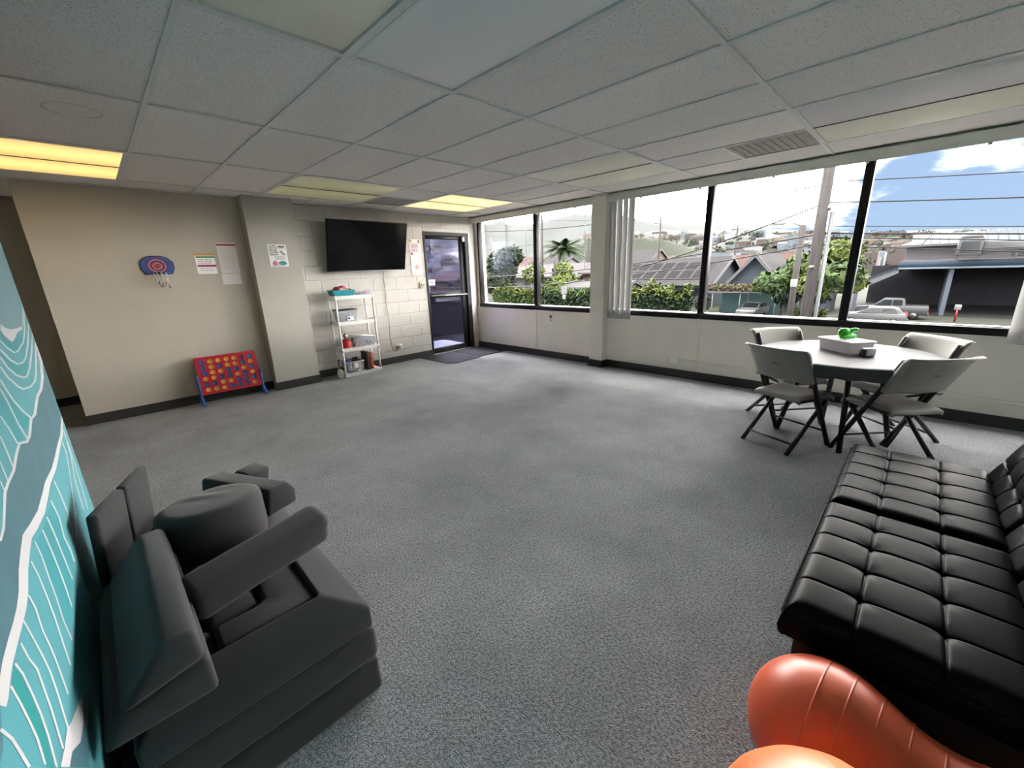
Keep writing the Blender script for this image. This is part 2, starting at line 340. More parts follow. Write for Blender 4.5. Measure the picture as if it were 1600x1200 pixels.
# ------------------------------------------------------------------ mural wall
teal_lt = mat('mural pale teal', (.052, .215, .245), .55, noise=.06, scale=6)
teal_md = mat('mural mid teal', (.024, .185, .212), .55, noise=.06, scale=6)
teal_dp = mat('mural deep teal', (.012, .185, .19), .55, noise=.05, scale=6)
teal_dk = mat('mural slate blue', (.040, .105, .132), .55, noise=.14, scale=5)
teal_pl = mat('mural grey teal', (.105, .20, .228), .55, noise=.05, scale=5)
mur_wh = mat('mural white', (.40, .40, .412), .55, noise=.03, scale=8)
MX, MYE = -.22, 2.825
wall_left = struct('wall_left', MB().box(-.37, MX, -4.4, MYE, 0, 2.6), teal_lt)
MURAL_STRIPS = [
  ([(3.916,1.420),(3.797,1.340),(3.503,1.251)],
   [(3.951,1.420),(3.829,1.339),(3.529,1.249)]),
  ([(3.824,1.376),(3.731,1.305),(3.463,1.215),(3.287,1.181),(2.998,1.167),(2.916,1.172),(2.769,1.211),(2.680,1.249)],
   [(3.898,1.376),(3.800,1.303),(3.520,1.210),(3.329,1.174),(3.020,1.160),(2.890,1.169),(2.737,1.209),(2.648,1.248)]),
  ([(3.810,1.245),(3.404,1.151),(3.184,1.115),(3.054,1.108),(2.887,1.122),(2.739,1.161),(2.608,1.220)],
   [(3.892,1.239),(3.468,1.143),(3.235,1.107),(3.073,1.099),(2.862,1.118),(2.702,1.161),(2.572,1.219)]),
  ([(3.830,1.185),(3.463,1.109),(3.177,1.059),(3.004,1.045),(2.926,1.053),(2.755,1.091),(2.624,1.141),(2.548,1.196)],
   [(3.920,1.177),(3.535,1.099),(3.235,1.049),(3.041,1.034),(2.902,1.048),(2.718,1.090),(2.585,1.142),(2.510,1.196)]),
  ([(3.816,1.127),(3.551,1.061),(3.320,1.003),(3.188,0.988),(3.018,0.993),(2.791,1.022),(2.699,1.049),(2.547,1.113),(2.476,1.167)],
   [(3.915,1.117),(3.637,1.050),(3.393,0.991),(3.241,0.975),(3.033,0.982),(2.772,1.016),(2.658,1.050),(2.508,1.114),(2.438,1.168)]),
  ([(3.796,1.107),(3.708,1.020),(3.511,0.954),(3.301,0.926),(3.069,0.928),(2.801,0.895),(2.661,0.907),(2.497,0.877),(2.413,0.876),(2.257,0.912),(2.132,0.905),(2.009,0.887),(1.879,0.890),(1.800,0.887),(1.716,0.859),(1.651,0.839),(1.582,0.834)],
   [(3.953,1.095),(3.858,1.003),(3.640,0.933),(3.399,0.904),(3.154,0.908),(2.869,0.876),(2.723,0.889),(2.553,0.859),(2.432,0.861),(2.282,0.898),(2.170,0.891),(2.041,0.873),(1.904,0.877),(1.828,0.874),(1.742,0.848),(1.674,0.827),(1.601,0.823)]),
  ([(2.723,0.900),(2.590,0.962),(2.475,1.033),(2.413,1.091),(2.382,1.131)],
   [(2.685,0.903),(2.554,0.965),(2.442,1.035),(2.381,1.093),(2.351,1.133)]),
  ([(2.461,0.873),(2.397,0.952),(2.353,1.057),(2.315,1.106)],
   [(2.432,0.878),(2.369,0.956),(2.327,1.060),(2.290,1.108)]),
  ([(2.250,0.912),(2.211,0.975),(2.149,1.042)],
   [(2.225,0.916),(2.188,0.978),(2.128,1.044)]),
  ([(2.044,0.886),(2.044,0.944),(2.037,0.998)],
   [(2.024,0.891),(2.024,0.948),(2.018,1.001)]),
  ([(1.908,0.884),(1.908,0.921),(1.910,0.949)],
   [(1.892,0.888),(1.892,0.925),(1.895,0.952)]),
  ([(1.826,0.885),(1.824,0.915)],
   [(1.811,0.889),(1.810,0.919)]),
  ([(3.423,0.582),(3.419,0.502),(3.203,0.414),(2.952,0.321),(2.663,0.274)],
   [(3.461,0.573),(3.457,0.492),(3.236,0.403),(2.980,0.309),(2.685,0.263)]),
  ([(3.669,0.589),(3.592,0.448),(3.360,0.336),(3.296,0.192)],
   [(3.713,0.580),(3.634,0.436),(3.398,0.323),(3.333,0.178)]),
  ([(3.658,0.515),(3.621,0.351),(3.552,0.197),(3.494,0.107)],
   [(3.699,0.505),(3.661,0.339),(3.591,0.183),(3.532,0.092)]),
  ([(2.677,0.602),(2.710,0.511),(2.721,0.421),(2.650,0.350),(2.595,0.291)],
   [(2.708,0.593),(2.743,0.500),(2.754,0.408),(2.682,0.336),(2.625,0.276)]),
  ([(2.432,0.601),(2.474,0.504),(2.416,0.430),(2.448,0.350),(2.435,0.298)],
   [(2.458,0.593),(2.501,0.493),(2.442,0.419),(2.475,0.338),(2.462,0.285)]),
  ([(2.238,0.609),(2.254,0.524),(2.258,0.435),(2.260,0.357),(2.262,0.310)],
   [(2.261,0.601),(2.278,0.515),(2.281,0.424),(2.285,0.346),(2.287,0.298)]),
  ([(2.085,0.625),(2.097,0.534),(2.098,0.450),(2.088,0.370),(2.067,0.303)],
   [(2.106,0.617),(2.119,0.524),(2.120,0.440),(2.111,0.358),(2.089,0.290)]),
  ([(1.919,0.661),(1.929,0.597),(1.911,0.519),(1.901,0.448),(1.874,0.373),(1.879,0.287)],
   [(1.937,0.654),(1.947,0.589),(1.929,0.510),(1.919,0.438),(1.892,0.362),(1.898,0.276)]),
  ([(1.783,0.660),(1.799,0.597),(1.795,0.515),(1.785,0.448),(1.767,0.385),(1.750,0.334),(1.740,0.289)],
   [(1.799,0.653),(1.816,0.589),(1.813,0.506),(1.802,0.438),(1.784,0.374),(1.767,0.322),(1.757,0.277)]),
  ([(1.622,0.637),(1.635,0.585),(1.613,0.522),(1.619,0.449),(1.614,0.393),(1.594,0.300)],
   [(1.638,0.630),(1.651,0.576),(1.628,0.513),(1.635,0.438),(1.630,0.382),(1.611,0.287)]),
  ([(1.495,0.638),(1.508,0.577),(1.521,0.502),(1.526,0.443),(1.509,0.378),(1.472,0.288)],
   [(1.509,0.631),(1.523,0.569),(1.537,0.493),(1.542,0.432),(1.525,0.366),(1.487,0.275)]),
  ([(1.410,0.631),(1.416,0.576),(1.438,0.527),(1.428,0.483),(1.411,0.413),(1.372,0.319)],
   [(1.424,0.623),(1.431,0.567),(1.454,0.517),(1.444,0.472),(1.426,0.400),(1.386,0.305)]),
  ([(1.321,0.639),(1.337,0.596),(1.338,0.533),(1.334,0.476),(1.318,0.419),(1.282,0.354)],
   [(1.335,0.632),(1.351,0.587),(1.352,0.523),(1.348,0.465),(1.332,0.407),(1.296,0.341)]),
  ([(1.245,0.641),(1.251,0.590),(1.253,0.531),(1.251,0.478),(1.229,0.424)],
   [(1.258,0.632),(1.265,0.580),(1.267,0.521),(1.266,0.466),(1.242,0.410)]),
  ([(1.112,0.647),(1.137,0.597),(1.144,0.551),(1.149,0.505)],
   [(1.127,0.640),(1.153,0.587),(1.161,0.538),(1.166,0.491)]),
  ([(3.832,0.645),(3.461,0.614),(3.212,0.627),(2.957,0.632),(2.763,0.639),(2.466,0.673),(2.311,0.675),(2.137,0.681),(1.950,0.711),(1.819,0.736),(1.733,0.727),(1.640,0.713),(1.561,0.688),(1.498,0.681),(1.426,0.682),(1.354,0.688),(1.269,0.691),(1.229,0.688),(1.168,0.683),(1.146,0.683)],
   [(3.936,0.620),(3.570,0.582),(3.322,0.590),(3.069,0.591),(2.867,0.596),(2.572,0.625),(2.421,0.624),(2.237,0.627),(2.028,0.657),(1.907,0.681),(1.826,0.675),(1.726,0.663),(1.638,0.638),(1.562,0.632),(1.480,0.636),(1.405,0.641),(1.314,0.647),(1.276,0.644),(1.212,0.637),(1.185,0.639)]),
]
MURAL_SHAPES = {
  'plain': [(4.045,1.790),(2.813,1.307),(2.910,1.283),(3.037,1.265),(3.260,1.254),(3.489,1.251),(3.647,1.310),(3.910,1.413)],
  'crest': [(2.813,1.307),(2.910,1.283),(3.037,1.265),(3.260,1.254),(3.489,1.251),(3.434,1.235),(3.234,1.237),(3.081,1.221),(2.962,1.214),(2.892,1.230),(2.802,1.258),(2.760,1.286)],
  'w3': [(1.466,0.291),(1.517,0.263),(1.742,0.166),(1.630,0.151),(1.527,0.178),(1.430,0.245),(1.365,0.260),(1.311,0.323),(1.387,0.303)],
  'd3': [(1.742,0.166),(1.630,0.151),(1.527,0.178),(1.430,0.245),(1.365,0.260),(1.504,0.101),(1.849,0.084)],
  't1': [(1.315,0.635),(1.329,0.595),(1.329,0.532),(1.325,0.480),(1.311,0.424),(1.275,0.363),(1.242,0.401),(1.260,0.464),(1.266,0.520),(1.264,0.579),(1.263,0.633)],
  't2': [(2.415,0.591),(2.258,0.607),(2.275,0.521),(2.279,0.431),(2.284,0.305),(2.438,0.290),(2.431,0.392),(2.466,0.495)],
  't3': [(2.080,0.618),(1.928,0.658),(1.938,0.593),(1.920,0.515),(1.910,0.443),(1.883,0.368),(1.879,0.294),(2.068,0.303),(2.100,0.364),(2.109,0.445)],
  't4': [(2.232,0.601),(2.096,0.621),(2.108,0.529),(2.109,0.445),(2.100,0.364),(2.080,0.304),(2.260,0.303),(2.256,0.428)],
  't5': [(2.495,0.904),(2.383,0.954),(2.340,1.058),(2.315,1.112),(2.336,1.120),(2.397,1.080),(2.460,1.021),(2.573,0.949),(2.686,0.896)],
  't6': [(2.250,0.918),(2.199,0.976),(2.139,1.043),(2.273,1.096),(2.310,1.047),(2.356,0.946),(2.392,0.888)],
  't7': [(3.049,1.099),(2.861,1.116),(2.703,1.155),(2.569,1.212),(2.539,1.200),(2.615,1.145),(2.748,1.095),(2.927,1.055),(3.044,1.046),(3.261,1.098)],
  't8': [(2.742,1.279),(2.784,1.251),(2.873,1.223),(2.942,1.207),(3.107,1.213),(3.414,1.219),(3.293,1.182),(3.023,1.168),(2.916,1.174),(2.764,1.214),(2.675,1.253)],
  'dark': [(3.873,1.101),(3.781,1.012),(3.574,0.944),(3.349,0.915),(3.111,0.918),(2.835,0.886),(2.692,0.898),(2.525,0.868),(2.422,0.869),(2.269,0.905),(2.151,0.898),(2.025,0.880),(1.891,0.883),(1.814,0.881),(1.729,0.854),(1.663,0.833),(1.592,0.829),(1.169,0.663),(1.165,0.661),(1.189,0.661),(1.252,0.666),(1.291,0.669),(1.379,0.665),(1.452,0.660),(1.529,0.657),(1.598,0.664),(1.681,0.689),(1.778,0.702),(1.862,0.709),(1.988,0.685),(2.186,0.655),(2.364,0.650),(2.518,0.650),(2.814,0.618),(3.012,0.612),(3.266,0.609),(3.514,0.598),(3.883,0.633),(3.807,0.642),(3.913,1.064)],
}

mural = MB(); MK = MX/-.3
def mpoly(pts, mi, lay): mural.add([(MX+lay, min(y*MK, MYE-.001), 1.46-(1.46-z)*MK) for y, z in pts], [tuple(range(len(pts)))], mi)
mpoly([(-1.0, 1.3), (2.813, 1.307)] + MURAL_SHAPES['plain'][2:] + [(3.861, 1.39), (3.861, 2.75), (-1.0, 2.75)], 3, .0002)
mpoly(MURAL_SHAPES['dark'][:17] + [(1.3, .80), (-1.0, .80), (-1.0, .6), (1.1, .62)] + MURAL_SHAPES['dark'][18:], 2, .0002)
for k in ('t2', 't3', 't4', 't5', 't6', 't7', 't8'): mpoly(MURAL_SHAPES[k], 0, .0003)
mpoly(MURAL_SHAPES['t1'], 1, .0003)
mpoly(MURAL_SHAPES['d3'], 2, .0004); mpoly(MURAL_SHAPES['w3'], 4, .0007); mpoly(MURAL_SHAPES['crest'], 4, .0007)
for L, R in MURAL_STRIPS:
    for i in range(len(L)-1): mpoly([L[i], L[i+1], R[i+1], R[i]], 4, .0006)
mo = mural.build('mural', [teal_md, teal_dp, teal_dk, teal_pl, mur_wh], wall_left); mo['label'] = 'painted teal and white breaking wave mural'
fix_normals(mo.data)

# ------------------------------------------------------------------ ceiling: lay-in tiles on a metal grid
X0, Y0, U, V = .440, .829, .61, 1.2222
tile_m = bpy.data.materials.new('mineral tile'); tile_m.use_nodes = True
t = tile_m.node_tree; b = t.nodes['Principled BSDF']; b.inputs['Roughness'].default_value = .9; b.inputs['Specular IOR Level'].default_value = .2
tcn = t.nodes.new('ShaderNodeTexCoord'); oi = t.nodes.new('ShaderNodeObjectInfo')
addv = t.nodes.new('ShaderNodeVectorMath'); addv.operation = 'ADD'; t.links.new(tcn.outputs['Object'], addv.inputs[0]); t.links.new(oi.outputs['Location'], addv.inputs[1])
vo = t.nodes.new('ShaderNodeTexVoronoi'); vo.inputs['Scale'].default_value = 75; t.links.new(addv.outputs[0], vo.inputs['Vector'])
nn = t.nodes.new('ShaderNodeTexNoise'); nn.inputs['Scale'].default_value = 42; nn.inputs['Detail'].default_value = 4; t.links.new(addv.outputs[0], nn.inputs['Vector'])
ra = t.nodes.new('ShaderNodeValToRGB'); ra.color_ramp.elements[0].position = .12; ra.color_ramp.elements[0].color = (.25, .25, .24, 1); ra.color_ramp.elements[1].position = .27; ra.color_ramp.elements[1].color = (1, 1, 1, 1)
t.links.new(vo.outputs['Distance'], ra.inputs[0])
hsv = t.nodes.new('ShaderNodeMapRange'); hsv.inputs[3].default_value = .86; hsv.inputs[4].default_value = .92; t.links.new(oi.outputs['Random'], hsv.inputs[0])
cc = t.nodes.new('ShaderNodeCombineColor'); 
for i in range(3):
    mm_ = t.nodes.new('ShaderNodeMath'); mm_.operation = 'MULTIPLY'; mm_.inputs[1].default_value = (1.06, 1.0, .965)[i]; t.links.new(hsv.outputs[0], mm_.inputs[0]); t.links.new(mm_.outputs[0], cc.inputs[i])
mu = t.nodes.new('ShaderNodeMix'); mu.data_type = 'RGBA'; mu.blend_type = 'MULTIPLY'; mu.inputs['Factor'].default_value = .7
t.links.new(cc.outputs[0], mu.inputs['A']); t.links.new(ra.outputs[0], mu.inputs['B']); t.links.new(mu.outputs['Result'], b.inputs['Base Color'])
bp = t.nodes.new('ShaderNodeBump'); bp.inputs['Strength'].default_value = .5; bp.inputs['Distance'].default_value = .003; t.links.new(nn.outputs['Fac'], bp.inputs['Height']); t.links.new(bp.outputs[0], b.inputs['Normal'])
smooth_tile = mat('smooth tile', (.78, .74, .73), .85, noise=.03, scale=4)
stain_m = mat('water stain', (.66, .65, .60), .9, noise=.1, scale=30)

ceiling = struct('ceiling', MB().box(-3.9, 5.4, -4.4, 7.5, H+.05, H+.12), dark_m)
lens_off = mat('cream acrylic lens', (.90, .875, .74), .35, noise=.04, scale=2, bump=.2, bscale=150, dist=.001)
lens_grey = mat('grey acrylic lens', (.76, .74, .75), .4, noise=.03, scale=2, bump=.2, bscale=150, dist=.001)
def lens_lit(name, col, st):
    m = bpy.data.materials.new(name); m.use_nodes = True; t = m.node_tree; b = t.nodes['Principled BSDF']
    b.inputs['Base Color'].default_value = (.6, .56, .42, 1); b.inputs['Roughness'].default_value = .4
    b.inputs['Emission Color'].default_value = (*col, 1)
    # the tube behind the acrylic lens shows as a brighter band along it
    tcn = t.nodes.new('ShaderNodeTexCoord'); sp = t.nodes.new('ShaderNodeSeparateXYZ'); t.links.new(tcn.outputs['Generated'], sp.inputs[0])
    s1 = t.nodes.new('ShaderNodeMath'); s1.operation = 'MULTIPLY'; s1.inputs[1].default_value = math.pi; t.links.new(sp.outputs['Y'], s1.inputs[0])
    s2 = t.nodes.new('ShaderNodeMath'); s2.operation = 'SINE'; t.links.new(s1.outputs[0], s2.inputs[0])
    mr = t.nodes.new('ShaderNodeMapRange'); mr.inputs[3].default_value = st*.62; mr.inputs[4].default_value = st*1.15; t.links.new(s2.outputs[0], mr.inputs[0])
    t.links.new(mr.outputs[0], b.inputs['Emission Strength']); MATS[name] = m; return m
lit = lens_lit('glowing warm lens', (1.0, .64, .20), .175)
lit2 = lens_lit('glowing bright lens', (1.0, .70, .28), .20)
dim = lens_lit('dim greenish lens', (.80, .78, .38), .022)

TM = {}
def tile(x0, x1, y0, y1, m=None, label=None):
    m = m or tile_m; k = (round(x1-x0, 3), round(y1-y0, 3), m.name)
    if k not in TM:
        w, d = k[0]-.008, k[1]-.008
        mb = MB().box(-w/2, w/2, -d/2, d/2, 0, .015); me = mb.mesh('ceiling_tile'); me.materials.append(m); TM[k] = me
    o = bpy.data.objects.new('ceiling_tile', TM[k]); COL.objects.link(o); o.location = ((x0+x1)/2, (y0+y1)/2, H+.009); o.parent = ceiling
    if label: o['label'] = label
    return o
taken = set()
for (i, r) in ((5,1),(6,1),(2,3),(3,3),(5,3),(6,3),(-2,3),(-1,3),(5,-1),(6,-1),(0,0),(1,0)): taken.add((i, r))
special = {(6, 0), (4, 3)}
for i in range(-7, 8):
    for r in range(-5, 6):
        x0 = X0+U*i; x1 = min(x0+U, 5.26); y0 = Y0+V*r; y1 = y0+V
        y0, y1 = max(y0, -4.25), min(y1, 7.40)
        if x1 <= -3.78 or y1 - y0 < .05: continue
        if x0 > -.2 and y0 > 6.2: continue
        if x0 > -.32: y1 = min(y1, 6.2)
        if x1 < -.22 and y1 < 2.7: continue
        if (i, r) in taken: continue
        if (i, r) == (6, 0): tile(x0, x1, y0+V/2, y1, smooth_tile); continue
        if (i, r) == (4, 3): tile(x0, x1, y0, y0+V/2); continue
        t_ = tile(x0, x1, y0, y1, smooth_tile if (i >= 6 and r in (0, 1, 2, -1)) else None)
        if (i, r) == (-1, 2):
            ring = MB(); n = 40; cx, cy = .155 - t_.location.x, 3.655 - t_.location.y
            vs = []
            for j in range(n):
                a = 2*math.pi*j/n; w = .012+.004*math.sin(3*a)
                vs += [(cx+(.128-w)*math.cos(a), cy+(.128-w)*math.sin(a), -.0008), (cx+.128*math.cos(a), cy+.128*math.sin(a), -.0008)]
            ring.add(vs, [(2*j, 2*j+1, (2*j+3) % (2*n), (2*j+2) % (2*n)) for j in range(n)])
            ring.build('stain_ring', stain_m, t_)['label'] = 'faint round stain on the tile'
# grid bars: long runners along the room and cross tees
def tee(x0, x1, y0, y1, axis):
    mb = MB(); w = .0122
    if axis == 'y':
        mb.box(x0-w, x0+w, y0, y1, H, H+.006); mb.box(x0-.002, x0+.002, y0, y1, H+.006, H+.045)
    else:
        mb.box(x0, x1, y0-w, y0+w, H-.001, H+.0055); mb.box(x0, x1, y0-.002, y0+.002, H+.0055, H+.045)
    mb.build('grid_bar', bar_m, ceiling)
for r in range(-4, 6):
    y = Y0+V*r
    if y < 6.2: tee(-3.8 if y > 2.85 else -.22, 5.26, y, y, 'x')
for i in range(-6, 8):
    x = X0+U*i
    for r in range(-5, 5):
        y0, y1 = max(Y0+V*r, -4.25), min(Y0+V*(r+1), 6.2)
        if y1-y0 < .05 or (x < -.22 and y1 < 2.7): continue
        if (i-1, r) in taken and (i, r) in taken and not (i == 1 and r == 0): continue
        tee(x, x, y0+.012, y1-.012, 'y')
for r, i0 in ((0, 6), (3, 4)):
    tee(X0+U*i0+.012, X0+U*(i0+1)-.012, Y0+V*(r+.5), 0, 'x')
struct('trim_ceiling_back', MB().box(-.31, 5.26, 6.105, 6.2, H-.001, H+.004), bar_m)

def fixture(i, r, split, mats, label, nm='ceiling_light'):
    x0, x1, y0, y1 = X0+U*i+.013, X0+U*(i+2)-.013, Y0+V*r+.013, Y0+V*(r+1)-.013
    e = empty(nm, ((x0+x1)/2, (y0+y1)/2, H), 0, label, 'ceiling light', 'recessed ceiling lights')
    hx, hy = (x1-x0)/2, (y1-y0)/2; w = .02
    fm = MB(); fm.box(-hx, hx, -hy, -hy+w, -.001, .02); fm.box(-hx, hx, hy-w, hy, -.001, .02); fm.box(-hx, -hx+w, -hy+w, hy-w, -.001, .02); fm.box(hx-w, hx, -hy+w, hy-w, -.001, .02)
    fm.build('frame', bar_m, e)
    MB().box(-hx+.002, hx-.002, -hy+.002, hy-.002, .02, .045).build('housing', white_m, e)
    hx -= w; hy -= w
    if split == 'x':
        MB().box(-hx, hx, -.006, .006, -.002, .02).build('divider', dark_m, e)
        bevelled('lens', rbox(-hx, hx, -hy, -.007, .002, .012), mats[0], e, .003, 1); bevelled('lens', rbox(-hx, hx, .007, hy, .002, .012), mats[1], e, .003, 1)
    else:
        MB().box(-.006, .006, -hy, hy, -.002, .02).build('divider', dark_m, e)
        bevelled('lens', rbox(-hx, -.007, -hy, hy, .002, .012), mats[0], e, .003, 1); bevelled('lens', rbox(.007, hx, -hy, hy, .002, .012), mats[1], e, .003, 1)
    return e
fixture(5, 1, 'y', (lens_off, lens_off), 'unlit cream ceiling light panel above the column between the windows')
fixture(2, 3, 'x', (dim, dim), 'dim greenish ceiling light panel above the white shelf and television')
fixture(5, 3, 'x', (lit2, lit2), 'bright warm ceiling light panel above the black door')
fixture(-2, 3, 'x', (lit, lit), 'yellow glowing ceiling light panel at the left above the beige wall')
fixture(5, -1, 'y', (lens_grey, lens_off), 'unlit ceiling light panel above the round table, one lens grey and one cream')
# flat cream lens and the perforated return grille overhead
def panel(name, i, label, cat, m, mk):
    x0, x1, y0, y1 = X0+U*i+.013, X0+U*(i+1)-.013, Y0+.013, Y0+V-.013
    e = empty(name, ((x0+x1)/2, (y0+y1)/2, H), 0, label, cat)
    hx, hy = (x1-x0)/2, (y1-y0)/2; w = .014
    fm = MB(); fm.box(-hx, hx, -hy, -hy+w, -.003, .03); fm.box(-hx, hx, hy-w, hy, -.003, .03); fm.box(-hx, -hx+w, -hy+w, hy-w, -.003, .03); fm.box(hx-w, hx, -hy+w, hy-w, -.003, .03)
    fm.build('frame', bar_m, e)
    bevelled(mk, rbox(-hx+w+.004, hx-w-.004, -hy+w+.004, hy-w-.004, .004, .014), m, e, .004, 2)
    MB().box(-hx, hx, -hy, hy, .03, .045).build('housing', dark_m, e)
perf = bpy.data.materials.new('perforated white metal'); perf.use_nodes = True
t = perf.node_tree; b = t.nodes['Principled BSDF']; b.inputs['Roughness'].default_value = .5
tcn = t.nodes.new('ShaderNodeTexCoord'); vo = t.nodes.new('ShaderNodeTexVoronoi'); vo.inputs['Scale'].default_value = 85; vo.inputs['Randomness'].default_value = 0
t.links.new(tcn.outputs['Object'], vo.inputs['Vector'])
ra = t.nodes.new('ShaderNodeValToRGB'); ra.color_ramp.elements[0].position = .25; ra.color_ramp.elements[0].color = (.50, .49, .49, 1); ra.color_ramp.elements[1].position = .38; ra.color_ramp.elements[1].color = (.95, .93, .93, 1)
t.links.new(vo.outputs['Distance'], ra.inputs[0]); t.links.new(ra.outputs[0], b.inputs['Base Color'])
panel('ceiling_light', 0, 'flat cream unlit light panel overhead beside the perforated grille', 'ceiling light', lens_off, 'lens')
panel('return_grille', 1, 'white perforated air return grille in the ceiling overhead', 'air grille', perf, 'perforated_panel')
vent_m = mat('stained grey vent', (.42, .39, .36), .7, noise=.22, scale=5)
def vent(x0, x1, y0, y1, label):
    e = empty('ceiling_vent', ((x0+x1)/2, (y0+y1)/2, H), 0, label, 'air vent', 'ceiling air vents')
    hx, hy = (x1-x0)/2-.014, (y1-y0)/2-.014
    MB().box(-hx, hx, -hy, hy, .012, .025).build('backing', mat('vent inside', (.22, .21, .20), .8), e)
    fm = MB(); w = .03; fm.box(-hx, hx, -hy, -hy+w, 0, .012); fm.box(-hx, hx, hy-w, hy, 0, .012); fm.box(-hx, -hx+w, -hy+w, hy-w, 0, .012); fm.box(hx-w, hx, -hy+w, hy-w, 0, .012)
    fm.build('frame', vent_m, e)
    n = 9; sl = MB().box(-hx+w, hx-w, -.0265, .0265, -.001, .001, 0).mesh('slat'); sl.materials.append(vent_m)
    for k in range(n):
        o = bpy.data.objects.new('slat', sl); COL.objects.link(o); o.parent = e
        o.location = (0, -hy+w+(2*hy-2*w)*(k+.5)/n, .006); o.rotation_euler = (.05, 0, 0)
vent(X0+U*6, X0+U*7, Y0, Y0+V/2, 'stained grey ceiling vent near the window beside the table')
vent(X0+U*4, X0+U*5, Y0+V*3.5, Y0+V*4, 'dark grey ceiling vent between the two lights by the door')

# ------------------------------------------------------------------ windows
pane_m = glass_mat('window glass', (.98, .98, .97), .002, .01, dirt=.012)
alu_m = mat('bright aluminium', (.62, .62, .62), .3, metal=.7)
def window(n, y0, y1):
    e = empty('window_%d' % n, (5.36, (y0+y1)/2, .80)); e['kind'] = 'structure'
    h = (y1-y0)/2; zt = 1.60; w = .036
    bevelled('bottom_rail', rbox(-.07, .05, -h, h, -.012, .055), frame_m, e, .004, 1)
    bevelled('top_rail', rbox(-.03, .05, -h, h, zt-.05, zt), frame_m, e, .004, 1)
    for s in (-1, 1): bevelled('stile', rbox(-.055, .05, min(s*h, s*(h-w)), max(s*h, s*(h-w)), .055, zt-.05), frame_m, e, .004, 1)
    MB().box(.012, .018, -h+w, h-w, .055, zt-.05).build('pane', pane_m, e)
    MB().box(-.012, .05, -h+w, h-w, .055, .062).build('sill_track', alu_m, e)
for n, (a, c) in enumerate(((4.68, 6.12), (3.49, 4.68), (1.95, 3.265), (.54, 1.95), (-.92, .54), (-2.35, -.92), (-3.78, -2.35)), 1): window(n, a, c)  # the last two, behind the camera, are unseen and added for more daylight

# ------------------------------------------------------------------ vertical blinds
vane_m = bpy.data.materials.new('blind vane'); vane_m.use_nodes = True
t = vane_m.node_tree; t.nodes.clear()
d1 = t.nodes.new('ShaderNodeBsdfDiffuse'); d1.inputs[0].default_value = (.42, .42, .415, 1); tr = t.nodes.new('ShaderNodeBsdfTranslucent'); tr.inputs[0].default_value = (.30, .30, .29, 1)
tcn = t.nodes.new('ShaderNodeTexCoord'); nz = t.nodes.new('ShaderNodeTexNoise'); nz.inputs['Scale'].default_value = 120; t.links.new(tcn.outputs['Object'], nz.inputs['Vector'])
bpn = t.nodes.new('ShaderNodeBump'); bpn.inputs['Strength'].default_value = .2; bpn.inputs['Distance'].default_value = .001; t.links.new(nz.outputs['Fac'], bpn.inputs['Height']); t.links.new(bpn.outputs[0], d1.inputs['Normal'])
ms = t.nodes.new('ShaderNodeMixShader'); ms.inputs[0].default_value = .12; t.links.new(d1.outputs[0], ms.inputs[1]); t.links.new(tr.outputs[0], ms.inputs[2])
o_ = t.nodes.new('ShaderNodeOutputMaterial'); t.links.new(ms.outputs[0], o_.inputs[0])
vane_me = MB().grid(6, 2, lambda u, v: ((u-.5)*.089, .008*(1-(2*u-1)**2), -1.575*v)).mesh('vane'); vane_me.materials.append(vane_m)
clip_m = mat('clear clip', (.5, .5, .5), .3)
def blind(y0, y1, vanes, label):
    e = empty('vertical_blind', (5.26, (y0+y1)/2, 2.41), 0, label, 'blind')
    yc = (y0+y1)/2
    v = MB(); v.box(-.045, -.037, y0-yc, y1-yc, -.108, -.012); v.box(-.037, .03, y0-yc, y1-yc, -.02, -.012)
    v.build('valance', chalk_m, e)
    MB().box(-.02, .022, y0-yc+.01, y1-yc-.01, -.055, -.022).build('headrail', mat('rail grey', (.35, .35, .34), .4, metal=.4), e)
    for (y, a) in vanes:
        o = bpy.data.objects.new('vane', vane_me); COL.objects.link(o); o.parent = e
        o.location = (-.002, y-yc, -.10); o.rotation_euler = (0, 0, math.radians(a))
    y = y0+.32
    while y < y1-.1:
        MB().box(-.05, -.03, y-yc-.012, y-yc+.012, -.122, -.105).build('clip', clip_m, e); y += .74
    return e
bl1 = blind(3.495, 6.19, [], 'cream blind valance over the two left windows, vanes removed')
for y in (3.66, 4.83):
    MB().tube([(0, y-4.8425, -.06), (0, y-4.8425, -.95)], .004, 6).build('wand', mat('clear wand', (.6, .6, .6), .2, alpha=.8), bl1)
vs = [(3.232-.043*k, a) for k, a in enumerate((40, 75, 30, 78, 35, 72, 28, 76, 45))]
vs2 = [(-.60-.05*k, a) for k, a in enumerate((62, 28, 55, 30, 60, 25))]
blind(-4.2, 3.258, vs+vs2, 'vertical blind with cream valance and white vanes gathered beside the column')

# ------------------------------------------------------------------ door
door = empty('door_1', (DX0, 6.20, 0)); door['kind'] = 'structure'
DW = DX1-DX0
fr = MB(); fr.box(0, .028, -.01, .12, 0, DZ); fr.box(DW-.10, DW-.012, -.01, .12, 0, DZ); fr.box(.028, DW-.10, -.01, .12, DZ-.055, DZ)
fr.build('frame', frame_m, door)
MB().box(DW-.012, DW, -.014, .1, 0, DZ).build('edge_trim', alu_m, door)
MB().box(0, DW, -.016, .12, 0, .012).build('threshold', alu_m, door)
tint_m = glass_mat('tinted door glass', (.50, .50, .64), .03, .02)
lf = empty('door_leaf', (0.03, .03, 0)); lf.parent = door
lw = DW-.132
bevelled('stile', rbox(0, .035, 0, .045, .012, 2.075), frame_m, lf, .004, 1); bevelled('stile', rbox(lw-.10, lw, 0, .045, .012, 2.075), frame_m, lf, .004, 1)
